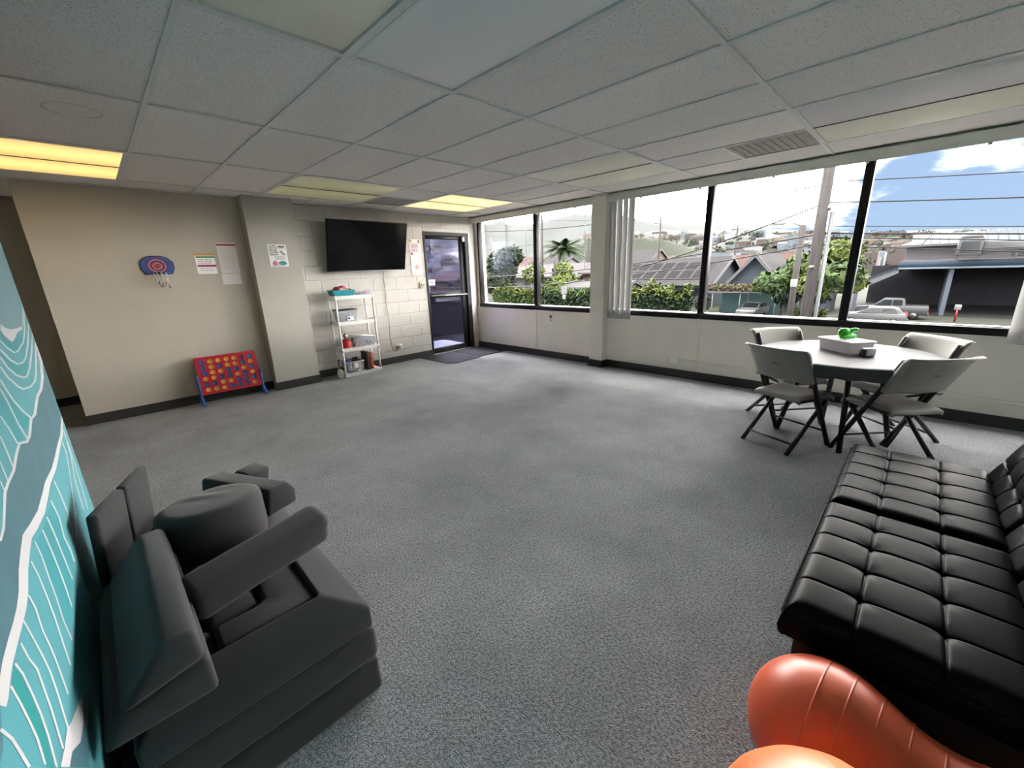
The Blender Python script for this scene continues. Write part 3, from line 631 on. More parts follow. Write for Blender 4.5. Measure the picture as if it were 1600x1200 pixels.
bevelled('rail', rbox(.035, lw-.10, 0, .045, .012, .11), frame_m, lf, .004, 1); bevelled('rail', rbox(.035, lw-.10, 0, .045, 1.01, 1.10), frame_m, lf, .004, 1); bevelled('rail', rbox(.035, lw-.10, 0, .045, 2.02, 2.075), frame_m, lf, .004, 1)
MB().box(.035, lw-.10, .02, .026, 1.10, 2.02).build('pane', tint_m, lf); MB().box(.035, lw-.10, .02, .026, .11, 1.01).build('pane', tint_m, lf)
pb = MB().tube([(.03, -.045, 1.06), (lw-.02, -.045, 1.045)], .012, 10); pb.tube([(.05, 0, 1.06), (.05, -.045, 1.06)], .01, 8); pb.tube([(lw-.05, 0, 1.05), (lw-.05, -.045, 1.045)], .01, 8)
pb.build('push_bar', alu_m, lf)
cs = bevelled('door_closer', rbox(lw-.05, lw+.0, -.04, 0, 1.99, 2.07), white_m, lf, .004, 1)

paper_m = mat('white paper', (.92, .91, .90), .8, noise=.02, scale=30)
ink_m = mat('black ink', (.03, .03, .03), .8)
grey_ink = mat('grey ink', (.38, .37, .38), .8)
pink_m = mat('pink ink', (.62, .20, .27), .8)
red_m = mat('dark red ink', (.40, .03, .05), .8)
orange_m = mat('orange ink', (.60, .33, .10), .8)
green_m = mat('green ink', (.10, .33, .14), .8)
magenta_m = mat('magenta ink', (.42, .05, .19), .8)
tealink_m = mat('teal ink', (.05, .32, .32), .8)
blush_m = mat('blush paper', (.88, .76, .75), .8, noise=.04, scale=20)

def sheet(name, x0, x1, z0, z1, y, label, m=None, cat='paper sign', group='papers on the walls', tilt=0.0):
    w, h = x1-x0, z1-z0
    e = empty(name, (x0, y, z0), 0, label, cat, group); e.rotation_euler = (0, tilt, 0)
    MB().grid(6, 8, lambda u, v: (u*w, -.002-.004*(abs(2*v-1)**4)*(.4+.6*u), v*h), sm=True).build('sheet', m or paper_m, e)
    return e
def bars(e, rects, m, name='print'):
    mb = MB()
    for x0, x1, z0, z1 in rects: mb.box(x0, x1, -.0085, -.0068, z0, z1)
    return mb.build(name, m, e)
def textlines(x0, x1, z0, z1, n, rnd, k=7, fill=.45):
    out = []; dz = (z1-z0)/n
    for i in range(n):
        x = x0; z = z1-dz*(i+1)+dz*(1-fill)/2
        xe = x1-(x1-x0)*rnd.random()*.25
        while x < xe-.004:
            w = (x1-x0)/k*(.4+rnd.random()); out.append((x, min(x+w, xe), z, z+dz*fill)); x += w+(x1-x0)/k*.25
    return out
rnd = random.Random(3)
# tidy-up notice on the pillar
e = sheet('tidy_notice', 1.686, 1.902, 1.595, 1.868, 5.958, 'white notice with bold black capitals and small pictures on the pillar')
text_mesh('lettering', 'PLEASE\nTIDY UP\nBEFORE\nLEAVING\nSESSION', .026, ink_m, e, face_y(.010, -.0075, .266), bold=.0006, spacing=1.02)
bars(e, [(.118, .192, .215, .25)], blush_m, 'picture'); bars(e, [(.118, .192, .236, .252)], magenta_m, 'picture_title')
bars(e, [(.135, .165, .17, .195), (.15, .185, .145, .172), (.17, .195, .14, .16)], grey_ink, 'picture')
bars(e, textlines(.07, .2, .085, .135, 4, rnd), grey_ink, 'small_print')
hm = MB(); hm.prism([(.03, .015), (.085, .015), (.085, .05), (.0575, .078), (.03, .05)], 'y', -.0085, -.0068); hm.build('house_picture', pink_m, e)
el = MB(); el.prism([(.147+.047*math.cos(a*math.pi/12), .043+.026*math.sin(a*math.pi/12)) for a in range(24)], 'y', -.0085, -.0068); el.build('oval_picture', tealink_m, e)
# schedule with coloured bars
e = sheet('schedule_sheet', .946, 1.140, 1.530, 1.757, 6.128, 'small schedule with orange, green and pink bars beside the hoop')
bars(e, [(-.002, .199, .208, .232)], orange_m, 'orange_bar'); bars(e, [(.012, .195, .183, .203)], green_m, 'green_bar'); bars(e, [(.012, .195, .082, .104)], magenta_m, 'pink_bar')
bars(e, textlines(.03, .18, .11, .178, 3, rnd, 4, .25), grey_ink, 'small_print'); bars(e, textlines(.03, .18, .03, .076, 2, rnd, 4, .25), grey_ink, 'small_print')
# long faint list and the blank sheet below
e = sheet('printed_list', 1.182, 1.380, 1.535, 1.890, 6.128, 'long faint printed list under a dark red heading bar', mat('dull paper', (.72, .70, .68), .8))
bars(e, [(0, .197, .318, .338)], red_m, 'heading_bar'); bars(e, textlines(.02, .18, .02, .30, 15, rnd, 6, .22), mat('pale ink', (.42, .41, .41), .8), 'small_print'); bars(e, textlines(.01, .18, .343, .352, 1, rnd, 8, .5), pink_m, 'heading')
sheet('blank_sheet', 1.176, 1.372, 1.40, 1.528, 6.128, 'blank pale sheet stuck below the faint printed list', mat('dull paper', (.60, .58, .56), .8))
# two signs beside the door
e = sheet('greeting_sign', 3.880, 4.094, 1.722, 2.004, 6.194, 'upper pink bordered sign with dark lettering between television and door', blush_m)
bars(e, textlines(.03, .19, .075, .215, 7, rnd, 5, .42), ink_m, 'lettering'); bars(e, [(.01, .045, .235, .272)], orange_m, 'flower_picture'); bars(e, [(.165, .2, .225, .27)], mat('olive ink', (.16, .17, .09), .8), 'leaf_picture'); bars(e, [(.012, .06, .035, .062), (.02, .035, .062, .08)], magenta_m, 'corner_picture')
e = sheet('zone_sign', 3.888, 4.090, 1.440, 1.712, 6.194, 'lower blush ZONE sign with a red crossed circle beside the door', blush_m)
text_mesh('lettering', 'NUT FREE', .036, grey_ink, e, face_y(.104, -.0075, .245), 'CENTER'); text_mesh('lettering', 'ZONE', .052, grey_ink, e, face_y(.104, -.0075, .208), 'CENTER')
rg = MB(); n = 32
for r0, r1 in ((.030, .038),):
    rg.add([(.104+r*math.cos(2*math.pi*j/n), -.0085, .115+r*math.sin(2*math.pi*j/n)) for j in range(n) for r in (r0, r1)], [(2*j, 2*j+1, (2*j+3) % (2*n), (2*j+2) % (2*n)) for j in range(n)])
rg.add([(.078, -.0087, .138), (.083, -.0087, .143), (.130, -.0087, .092), (.125, -.0087, .087)], [(0, 1, 2, 3)]); rg.build('crossed_circle', mat('red orange ink', (.62, .12, .06), .8), e)
nb = MB(); nb.prism([(.104+.012*math.cos(a)*(1+.25*math.cos(2*a)), .115+.022*math.sin(a)) for a in [k*math.pi/10 for k in range(20)]], 'y', -.0082, -.0068); nb.build('nut_picture', orange_m, e)
bars(e, textlines(.04, .17, .04, .065, 2, rnd, 6, .3), pink_m, 'small_print')
e = sheet('door_note', 4.222, 4.362, 1.238, 1.340, 6.236, 'small white note taped inside the door glass', group='papers on the walls')
bars(e, textlines(.03, .115, .02, .085, 3, rnd, 4, .4), ink_m, 'lettering')

# switches, outlets, conduit
ivory_m = mat('ivory plastic', (.52, .48, .36), .45)
def plate(name, x, y, z, w, h, label, axis, m, kind):
    e = empty(name, (x, y, z), 0, label, 'electrical', 'switches and outlets')
    if axis == 'x': e.rotation_euler = (0, 0, -math.pi/2)
    bevelled('plate', rbox(-w/2, w/2, -.008, 0, -h/2, h/2), m, e, .003, 2)
    return e
e = plate('light_switch', 4.068, 6.193, 1.262, .115, .115, 'ivory double light switch beside the black door', 'y', ivory_m, 0)
for s in (-1, 1): bevelled('toggle', rbox(s*.024-.006, s*.024+.006, -.02, -.006, -.014, .014), mat('brown toggle', (.14, .10, .06), .5), e, .002, 1)
e = plate('wall_outlet', 3.452, 6.193, .262, .075, .115, 'white wall outlet with the television cord plugged in', 'y', ivory_m, 0)
bevelled('plug', rbox(-.016, .016, -.045, -.008, -.018, .018), black_m, e, .005, 2)
e = plate('plug_adapter', 3.515, 6.193, .262, .07, .10, 'white plug-in adapter beside the corded outlet', 'y', white_m, 0)
bevelled('adapter_body', rbox(-.028, .028, -.05, -.007, -.04, .04), white_m, e, .008, 3)
MB().lathe([(0, -.002), (.012, -.002), (.013, 0), (0, 0)], 16, M=Matrix.Translation((0, -.05, 0)) @ Matrix.Rotation(math.pi/2, 4, 'X')).build('button', mat('pale grey plastic', (.55, .55, .55), .4), e)
e = plate('phone_jack', 5.30, 4.342, .665, .06, .10, 'small white wall jack with dark tape under the left window', 'x', white_m, 0)
bars(e, [(-.028, .028, .022, .045), (-.022, .022, -.002, .015), (-.010, .010, -.045, -.022)], ink_m, 'tape')
e = plate('surface_outlet', 5.30, 2.215, .225, .105, .07, 'white surface outlet box low on the wall under the blind', 'x', white_m, 0)
bevelled('box', rbox(-.055, .055, -.035, -.004, -.037, .037), white_m, e, .005, 2); MB().lathe([(0, -.004), (.013, -.004), (.013, 0)], 14, M=Matrix.Translation((0, -.035, 0)) @ Matrix.Rotation(math.pi/2, 4, 'X')).build('socket', black_m, e)
tag(bevelled('wall_conduit', rbox(5.278, 5.300, -4.2, 2.155, .222, .246), beige2, None, .004, 2), 'beige surface conduit running along the window wall from the outlet', 'conduit')

# ------------------------------------------------------------------ television
tv = empty('television', (3.06, 6.10, 1.525), 0, 'large black wall television tilted forward above the white shelf', 'television')
tv.rotation_euler = (math.radians(16), 0, 0)
hw, hh = .622, .715
scr = mat('tv screen', (.003, .003, .0035), .14, spec=.22)
b_ = MB(); b_.box(-hw, hw, -.035, 0, 0, hh); bevelled('casing', b_, mat('tv bezel', (.006, .006, .0065), .35, spec=.2), tv, .006, 2)
MB().box(-hw+.01, hw-.01, -.0362, -.0352, .016, hh-.01).build('screen', scr, tv)
bevelled('bottom_trim', rbox(-hw, hw, -.038, -.03, -.006, .006), mat('tv silver trim', (.30, .30, .31), .3, metal=.6), tv, .002, 1)
bevelled('logo_tab', rbox(-.025, .025, -.041, -.034, -.01, .008), mat('tv silver trim', (.3, .3, .31), .3), tv, .002, 1)
bevelled('sensor', rbox(-.41, -.385, -.036, -.02, -.012, 0), black_m, tv, .003, 1)
bevelled('bracket', rbox(-.22, .22, 0, .20, .22, .42), mat('dark steel', (.05, .05, .05), .5, metal=.5), tv, .004, 1)
cord = MB().tube([(3.345, 6.15, 1.56), (3.347, 6.188, 1.42), (3.352, 6.186, 1.2), (3.338, 6.186, 1.0), (3.36, 6.186, .8), (3.352, 6.186, .6), (3.345, 6.184, .42), (3.352, 6.18, .30), (3.375, 6.172, .215), (3.41, 6.160, .195), (3.44, 6.152, .225), (3.452, 6.149, .258)], .0045, 8)
cdo = cord.build('power_cord', mat('grey cord', (.20, .20, .19), .5), tv); cdo['label'] = 'thin dark cord hanging down the block wall to the outlet'
cdo.matrix_parent_inverse = (Matrix.Translation((3.06, 6.10, 1.525)) @ Matrix.Rotation(math.radians(16), 4, 'X')).inverted()

# ------------------------------------------------------------------ basketball hoop
hoop = empty('toy_hoop', (.592, 6.13, 1.538), 0, 'toy basketball hoop with blue backboard on the beige wall', 'basketball hoop')
blue_m = mat('hoop blue', (.02, .09, .30), .5, noise=.1, scale=15)
outl = [(-.118, 0), (.118, 0), (.147, .06), (.147, .125), (.105, .175), (.05, .196), (-.05, .196), (-.105, .175), (-.147, .125), (-.147, .06)]
bd = MB().prism([(p[0], p[1]) for p in outl], 'y', -.018, -.002); bevelled('backboard', bd, mat('hoop edge', (.012, .012, .03), .5), hoop, .003, 1)
MB().prism([(p[0]*.94, .006+p[1]*.94) for p in outl], 'y', -.0195, -.017).build('blue_face', blue_m, hoop)
def disc(r0, r1, y, cx, cz, m, name, sq=.9, n=40, a0=0, a1=2*math.pi):
    mb = MB(); vs = []
    for j in range(n+1):
        a = a0+(a1-a0)*j/n
        for r in (r0, r1): vs.append((cx+r*math.cos(a), y, cz+r*sq*math.sin(a)))
    mb.add(vs, [(2*j, 2*j+2, 2*j+3, 2*j+1) for j in range(n)]); return mb.build(name, m, hoop)
disc(.0, .098, -.0202, .0, .092, mat('hoop purple', (.13, .03, .12), .5), 'purple_target'); disc(.068, .076, -.0206, 0, .092, mat('hoop pink', (.62, .32, .36), .5), 'ring_line'); disc(.034, .041, -.0206, 0, .088, mat('hoop pink', (.62, .32, .36), .5), 'ring_line')
disc(0, .033, -.0208, 0, .088, mat('hoop ball orange', (.34, .06, .02), .5), 'ball_picture'); bars(hoop, [], ink_m) if False else None
MB().box(-.002, .002, -.0214, -.0208, .058, .118).build('ball_line', ink_m, hoop)
rim = MB(); pts = [(.062*math.cos(a), -.085-.062*math.sin(a)+.0, .022) for a in [2*math.pi*k/28 for k in range(29)]]
rim.tube(pts, .0045, 8); rim.tube([(-.02, -.018, .022), (-.02, -.03, .022)], .005, 6); rim.tube([(.02, -.018, .022), (.02, -.03, .022)], .005, 6); rim.build('rim', blue_m, hoop)
net = MB(); rr = random.Random(5)
for k in range(9):
    a = 2*math.pi*k/9; l = .115+.05*rr.random()
    net.tube([(.06*math.cos(a), -.085-.06*math.sin(a), .02), (.05*math.cos(a+.2)+.01, -.085-.05*math.sin(a+.2), .02-l*.5), (.042*math.cos(a+.35)+.018, -.085-.042*math.sin(a+.35), .02-l)], .0032, 5)
net.build('net_cords', mat('net white', (.70, .69, .66), .7), hoop)
hem = MB().tube([(.044*math.cos(a)+.016, -.085-.044*math.sin(a), -.112-.030*math.sin(3*a+.6)-.012*math.cos(a)) for a in [2*math.pi*k/30 for k in range(31)]], .003, 6)
hem.build('net_hem', mat('net dark red', (.16, .03, .03), .7), hoop)

# ------------------------------------------------------------------ four-in-a-row game
gm = empty('rack_game', (1.012, 6.06, 0), 0, 'red upright disc-drop game rack with yellow and blue discs by the wall', 'game')
gm.rotation_euler = (0, 0, math.radians(-1))
red_pl = mat('red plastic', (.42, .012, .03), .4, noise=.06, scale=8)
gblue = mat('game blue plastic', (.03, .15, .50), .4); gyel = mat('game yellow plastic', (.72, .38, .05), .45); dblue = mat('disc blue plastic', (.045, .10, .32), .45)
W_, Hh = .318, .455
tilt = Matrix.Translation((0, -.065, .115)) @ Matrix.Rotation(math.radians(-9), 4, 'X')
def game_plate(y0, y1):
    # plate with 42 round holes: ring of quads around each hole
    mb = MB(); nx, nz = 7, 6; mx_, mz0, mz1 = .026, .022, .028
    cw, ch = (2*W_-2*mx_)/nx, (Hh-mz0-mz1)/nz; n = 16; r = .0315
    for yy in (y0, y1):
        for i in range(nx):
            for k in range(nz):
                cx, cz = -W_+mx_+cw*(i+.5), mz0+ch*(k+.5)
                vs = []
                ca = math.atan2(ch, cw); angs = []
                for a0_, a1_ in ((-ca, ca), (ca, math.pi-ca), (math.pi-ca, math.pi+ca), (math.pi+ca, 2*math.pi-ca)): angs += [a0_+(a1_-a0_)*j/4 for j in range(4)]
                for a in angs:
                    c, s_ = math.cos(a), math.sin(a); q = max(abs(c)/(cw/2), abs(s_)/(ch/2))
                    vs += [(cx+r*c*.92, yy, cz+r*s_*.92), (cx+c/q, yy, cz+s_/q)]
                mb.add(vs, [(2*j, 2*j+1, (2*j+3) % (2*n), (2*j+2) % (2*n)) for j in range(n)])
    for a, c in (((-W_, -W_+mx_), (0, Hh)), ((W_-mx_, W_), (0, Hh))): mb.box(a[0], a[1], y0, y1, c[0], c[1])
    mb.box(-W_+mx_, W_-mx_, y0, y1, 0, mz0); mb.box(-W_+mx_, W_-mx_, y0, y1, Hh-mz1, Hh)
    return mb, cw, ch, mx_, mz0
mb, cw, ch, mx_, mz0 = game_plate(-.028, .0)
me = mb.mesh('rack'); fix_normals(me); me.transform(tilt); link('rack', me, red_pl, gm)
pat = ['BBBYBY', 'YYYYBY', 'YBYBYY', 'YYBBYB', 'YYBYBB', '.BYBBB', 'BYBYBY']
dm = {}
for c in 'BY':
    m_ = MB().lathe([(0, -.006), (.020, -.006), (.024, -.0085), (.0295, -.006), (.0295, .006), (.024, .0085), (.020, .006), (0, .006)], 18, M=Matrix.Rotation(math.pi/2, 4, 'X')).mesh('disc'); m_.materials.append(dblue if c == 'B' else gyel); dm[c] = m_
for i in range(7):
    for k in range(6):
        c = pat[i][5-k]
        if c == '.': continue
        o = bpy.data.objects.new('disc', dm[c]); COL.objects.link(o); o.parent = gm
        o.matrix_local = tilt @ Matrix.Translation((-W_+mx_+cw*(i+.5), -.014, mz0+ch*(k+.5)))
for s in (-1, 1):
    lg = MB(); x = s*(W_+.014)
    lg.tube([(x, -.06, .36), (x, -.07, .20), (x, -.075, .05)], .013, 8)
    lg.tube([(x, -.075, .10), (x, -.13, .05), (x, -.16, .014)], [.014, .016, .017], 8); lg.tube([(x, -.075, .10), (x, -.03, .05), (x, -.004, .014)], [.014, .016, .017], 8)
    lg.box(x-.018, x+.018, -.175, -.13, 0, .018); lg.box(x-.018, x+.018, -.035, .01, 0, .018)
    lg.build('leg', gblue, gm)
MB().tube([(W_, -.09, .30), (W_+.03, -.09, .30)], .012, 8).build('release_slider', red_pl, gm)

# ------------------------------------------------------------------ white plastic shelf unit
sh_m = mat('white plastic shelf', (.74, .74, .73), .45, noise=.02, scale=12)
unit = empty('shelf_unit', (2.675, 5.985, 0), math.radians(-2), 'white plastic four tier shelf unit against the block wall', 'shelf unit')
SW, SD = .285, .145
levels = (.03, .405, .79, 1.155)
for z in levels:
    s_ = MB(); s_.box(-SW, SW, -SD, -SD+.012, z-.025, z+.025); s_.box(-SW, SW, SD-.012, SD, z-.025, z+.025); s_.box(-SW, -SW+.012, -SD+.012, SD-.012, z-.025, z+.025); s_.box(SW-.012, SW, -SD+.012, SD-.012, z-.025, z+.025)
    for k in range(12):
        x = -SW+.012+(2*SW-.024)*k/12; s_.box(x+.004, x+(2*SW-.024)/12-.004, -SD+.012, SD-.012, z+.012, z+.02)
    for y in (-.07, 0, .07): s_.box(-SW+.012, SW-.012, y-.006, y+.006, z-.006, z+.012)
    so = s_.build('shelf', sh_m, unit)
    for x in (-.14, .0, .13): MB().lathe([(0, -.001), (.007, -.001), (.0075, .001)], 10, M=Matrix.Translation((x, -SD-.0005, z)) @ Matrix.Rotation(math.pi/2, 4, 'X')).build('clip', mat('grey clip', (.25, .25, .25), .5), so)
for sx in (-1, 1):
    for sy in (-1, 1):
        p = MB()
        for a, c in zip(levels[:-1], levels[1:]): p.tube([(sx*(SW-.012), sy*(SD-.012), a+.02), (sx*(SW-.012), sy*(SD-.012), c-.02)], .0135, 10)
        for z in levels: p.tube([(sx*(SW-.012), sy*(SD-.012), z-.03), (sx*(SW-.012), sy*(SD-.012), z+.028)], .019, 10)
        p.build('post', sh_m, unit)
SL = unit.matrix_world
def on_shelf(x, y, lvl): # position in the room of a point on a shelf
    v = Matrix.Translation((2.675, 5.985, 0)) @ Matrix.Rotation(math.radians(-2), 4, 'Z') @ Vector((x, y, levels[lvl]+.0205)); return v
clear_m = bpy.data.materials.new('clear tub'); clear_m.use_nodes = True
t = clear_m.node_tree; t.nodes.clear(); a1 = t.nodes.new('ShaderNodeBsdfTransparent'); a1.inputs[0].default_value = (.92, .93, .95, 1); a2 = t.nodes.new('ShaderNodeBsdfPrincipled'); a2.inputs['Base Color'].default_value = (.75, .76, .78, 1); a2.inputs['Roughness'].default_value = .25
nz = t.nodes.new('ShaderNodeTexNoise'); nz.inputs['Scale'].default_value = 12; mr = t.nodes.new('ShaderNodeMapRange'); mr.inputs[3].default_value = .22; mr.inputs[4].default_value = .34; t.links.new(nz.outputs['Fac'], mr.inputs[0])
a3 = t.nodes.new('ShaderNodeMixShader'); t.links.new(mr.outputs[0], a3.inputs[0]); t.links.new(a1.outputs[0], a3.inputs[1]); t.links.new(a2.outputs[0], a3.inputs[2]); a4 = t.nodes.new('ShaderNodeOutputMaterial'); t.links.new(a3.outputs[0], a4.inputs[0])
def tub_shell(w, d, h, tp=.9, th=.003):
    mb = MB(); 
    o0 = [(-w*tp, -d*tp, 0), (w*tp, -d*tp, 0), (w*tp, d*tp, 0), (-w*tp, d*tp, 0)]; o1 = [(-w, -d, h), (w, -d, h), (w, d, h), (-w, d, h)]
    i0 = [(x*(1-th/w), y*(1-th/d), th) for x, y, z in o0]; i1 = [(x-math.copysign(th, x), y-math.copysign(th, y), h) for x, y, z in o1]
    mb.add(o0+o1+i0+i1, [(3,2,1,0), (0,1,5,4), (1,2,6,5), (2,3,7,6), (3,0,4,7), (8,9,10,11), (9,8,12,13), (10,9,13,14), (11,10,14,15), (8,11,15,12), (4,5,13,12), (5,6,14,13), (6,7,15,14), (7,4,12,15)])
    return mb
def blob(name, loc, r, m, parent=None, seed=0, sq=(1, 1, 1), amp=.25):
    rr = random.Random(seed); ph = [rr.random()*6 for _ in range(4)]
    def fn(u, v):
        th = math.pi*u; p = 2*math.pi*v
        k = 1+amp*(math.sin(3*p+ph[0])*math.sin(2*th+ph[1])+.6*math.sin(5*p+ph[2])*math.sin(4*th+ph[3]))*math.sin(th)
        return (loc[0]+r*sq[0]*k*math.sin(th)*math.cos(p), loc[1]+r*sq[1]*k*math.sin(th)*math.sin(p), loc[2]+r*sq[2]*k*math.cos(th))
    return MB().grid(10, 14, fn).build(name, m, parent)
C_ = lambda n, c, r=.5: mat('toy '+n, c, r)
# top shelf: teal tray of toys and a clear tray
p = on_shelf(-.135, -.02, 3)
tb = empty('toy_bin', p, math.radians(-2), 'translucent teal bin heaped with toys on top of the shelf', 'storage bin')
tub_shell(.155, .115, .085, .86).build('bin', mat('teal tub', (.02, .26, .30), .35, noise=.1, scale=8), tb); fix_normals(tb.children[0].data)
for k, (x, y, z, r, c, nm) in enumerate(((-.06, -.02, .10, .045, (.28, .03, .08), 'doll'), (.02, 0, .105, .05, (.33, .02, .10), 'doll'), (-.02, -.05, .09, .035, (.72, .70, .70), 'toy_car'), (.085, -.02, .085, .032, (.65, .40, .04), 'toy_block'), (.115, -.03, .08, .026, (.03, .03, .03), 'toy_block'), (-.11, .02, .06, .04, (.05, .12, .22), 'toy_car'), (.04, -.06, .07, .03, (.6, .62, .75), 'toy_block'))):
    names = ('dark red knobbly toy at the left of the teal bin', 'crimson toy sticking up highest from the teal bin', 'white toy at the front of the teal bin', 'yellow toy at the right of the teal bin', 'black toy beside the yellow one in the teal bin', 'navy toy sunk in the left of the teal bin', 'pale lilac toy at the front of the teal bin')
    q = tb.matrix_world
    w = p + Matrix.Rotation(math.radians(-2), 3, 'Z') @ Vector((x, y, z))
    tag(blob(nm, (0, 0, 0), r, C_(nm+str(k), c), None, k, (1.1, .9, .8)), names[k], 'toy', 'toys on the top shelf').location = w
p = on_shelf(.155, 0, 3)
tb = empty('clear_tray', p, math.radians(-2), 'low clear tray on the right of the top shelf', 'storage bin'); fix_normals(tub_shell(.11, .10, .07, .92).build('tray', clear_m, tb).data)
for k, (x, r, c, l) in enumerate(((.06, .035, (.38, .10, .13), 'faded red toy in the low clear tray'), (0, .03, (.22, .24, .22), 'grey green toy in the middle of the clear tray'), (-.065, .024, (.02, .02, .02), 'small black toy at the left of the clear tray'))):
    tag(blob('small_toy', (0, 0, 0), r, C_('tray%d' % k, c), None, 20+k, (1.3, 1, .8)), l, 'toy', 'toys on the top shelf').location = p+Vector((x, -.02, r*.8+.004))
# second shelf: tub with dark lid
p = on_shelf(-.115, -.01, 2)
def lidded(p, w, d, h, label, lidc, lidname, open_=False, rz=-2):
    e = empty('storage_tub', p, math.radians(rz), label, 'storage bin'); fix_normals(tub_shell(w, d, h, .86).build('tub', clear_m, e).data)
    if not open_:
        l = MB().box(-w-.006, w+.006, -d-.006, d+.006, h-.004, h+.012)
        for k in range(9): l.box(-w+.02+k*(2*w-.04)/9, -w+.02+(k+.55)*(2*w-.04)/9, -d-.01, -d+.02, h+.010, h+.020)
        bevelled('lid', l, mat(lidname, lidc, .4), e, .003, 1)
    return e
e = lidded(p, .135, .115, .165, 'clear tub with a black lid on the second shelf', (.02, .02, .028), 'black lid')
bars(e, [], paper_m) if False else None
lab = MB().box(-.02, .075, -.113, -.1115, .02, .075); lab.build('label_sticker', paper_m, e); MB().box(-.015, .02, -.1145, -.113, .035, .06).build('sticker_print', ink_m, e)
tag(blob('stuffed_toy', (0, 0, 0), .075, C_('plush grey', (.16, .15, .19), .9), None, 31, (1.35, .9, .8)), 'dark grey plush toy inside the black lidded tub', 'toy').location = p+Vector((-.02, .01, .066))
tag(blob('toy_piece', (0, 0, 0), .03, C_('plush blue', (.12, .22, .40), .7), None, 33, (1, .8, 1)), 'blue toy against the front of the black lidded tub', 'toy').location = p+Vector((.045, -.055, .10))
# third shelf: red popcorn toy, clear tub of purple toys
p = on_shelf(-.165, -.03, 1)
e = empty('toy_kettle', p, 0, 'red toy kettle with a silver knob on the third shelf', 'toy')
MB().lathe([(0, 0), (.075, 0), (.078, .012), (.072, .05), (.066, .10), (.05, .125), (.0, .13)], 24).build('body', mat('toy red', (.46, .01, .012), .35), e)
MB().lathe([(.079, 0), (.082, .008), (.079, .016)], 24).build('base_ring', mat('toy orange', (.58, .16, .02), .4), e)
MB().lathe([(.0, .13), (.022, .13), (.026, .15), (.036, .165), (.036, .19), (.02, .205), (0, .207)], 18).build('knob', mat('toy silver', (.6, .6, .58), .25, metal=.7), e)
MB().tube([(.062, -.01, .10), (.09, -.02, .11), (.10, -.02, .10)], .01, 8).build('spout', black_m, e)
MB().tube([(-.07, 0, .08), (-.085, 0, .16), (-.05, 0, .235), (.0, .01, .24), (.03, .01, .20)], .008, 8).build('handle', mat('toy grey', (.35, .35, .34), .4), e)
p = on_shelf(.09, -.005, 1)
e = empty('storage_tub', p, math.radians(-2), 'wide clear tub of purple toys with its pale lid ajar', 'storage bin'); fix_normals(tub_shell(.165, .118, .135, .88).build('tub', clear_m, e).data)
bevelled('lid', MB().box(-.17, .17, -.122, .122, 0, .012, M=Matrix.Translation((0, .0, .145)) @ Matrix.Rotation(math.radians(7), 4, 'Y')), mat('white lid', (.72, .72, .72), .4), e, .003, 1)
rr = random.Random(11)
hues = [((.20, .16, .42), 'violet'), ((.32, .26, .48), 'lilac'), ((.45, .10, .22), 'pink'), ((.16, .17, .36), 'indigo'), ((.30, .28, .40), 'mauve grey'), ((.42, .36, .50), 'pale lilac'), ((.12, .12, .30), 'dark indigo'), ((.5, .4, .3), 'tan')]
spots = ['at the far left', 'left of centre', 'in the middle', 'right of centre', 'at the right', 'at the back', 'at the front', 'at the near left corner']
for k, (c, nm) in enumerate(hues):
    x = (-.11, -.06, -.005, .05, .105, .02, -.03, -.12)[k]; y = (-.02, -.05, -.055, -.05, -.04, .03, .05, -.06)[k]
    tag(blob('small_toy', (0, 0, 0), .034, C_('purple%d' % k, c), None, 40+k, (1.1, 1, .9), .35), nm+' toy '+spots[k]+' of the wide clear tub', 'toy', 'toys in the wide clear tub').location = p+Vector((x, y, .034+.022*(k % 2)))
# bottom shelf: clear tub of craft things, games standing beside it, a fly swatter like paddle at the side
p = on_shelf(-.105, -.015, 0)
e = lidded(p, .125, .12, .17, 'open clear tub of craft papers on the bottom shelf', (0, 0, 0), 'none', True)
bevelled('rim', MB().box(-.129, .129, -.124, -.116, .16, .172).box(-.129, .129, .116, .124, .16, .172).box(-.129, -.121, -.116, .116, .16, .172).box(.121, .129, -.116, .116, .16, .172), mat('white lid', (.72, .72, .72), .4), e, .002, 1)
MB().box(-.03, .03, -.1205, -.119, .07, .145).build('label_sticker', paper_m, e); MB().box(-.01, .07, -.1185, -.117, .012, .045).build('barcode_sticker', paper_m, e); MB().box(-.005, .02, -.1195, -.1185, .018, .04).build('sticker_print', ink_m, e)
for k, (x, y, c, l) in enumerate(((-.085, .02, (.03, .06, .22), 'navy folder leaning in the open craft tub'), (-.03, .05, (.06, .14, .36), 'blue folder in the open craft tub'), (.05, .04, (.02, .02, .022), 'black folder sticking up in the open craft tub'), (.075, -.05, (.42, .08, .05), 'red pad at the right of the open craft tub'))):
    o = tag(bevelled('folder', rbox(-.05, .05, -.008, .008, 0, (.19, .175, .205, .10)[k]), C_('folder%d' % k, c), None, .002, 1), l, 'folder', 'folders in the craft tub'); o.location = p+Vector((x*.8, y, .006)); o.rotation_euler = (.1, 0, .3)
p = on_shelf(.10, -.02, 0)
for k, (x, w, h, c, l) in enumerate(((.0, .055, .265, (.02, .016, .018), 'tall black boxed game beside the craft tub'), (.055, .045, .245, (.42, .045, .02), 'red boxed game with yellow spine print on the bottom shelf'))):
    e = empty('game_box', p+Vector((x, 0, .012)), math.radians(-2), l, 'game', 'boxed games'); bevelled('box', rbox(-w/2, w/2, -.10, .10, 0, h), C_('gamebox%d' % k, c), e, .002, 1)
    bars_ = MB()
    for q in range(7): bars_.box(-w*.18, w*.18, -.1012, -.1, .03+q*.028, .048+q*.028)
    bars_.build('spine_print', mat('spine yellow', (.62, .34, .05), .6) if k else mat('spine red', (.24, .02, .02), .6), e)
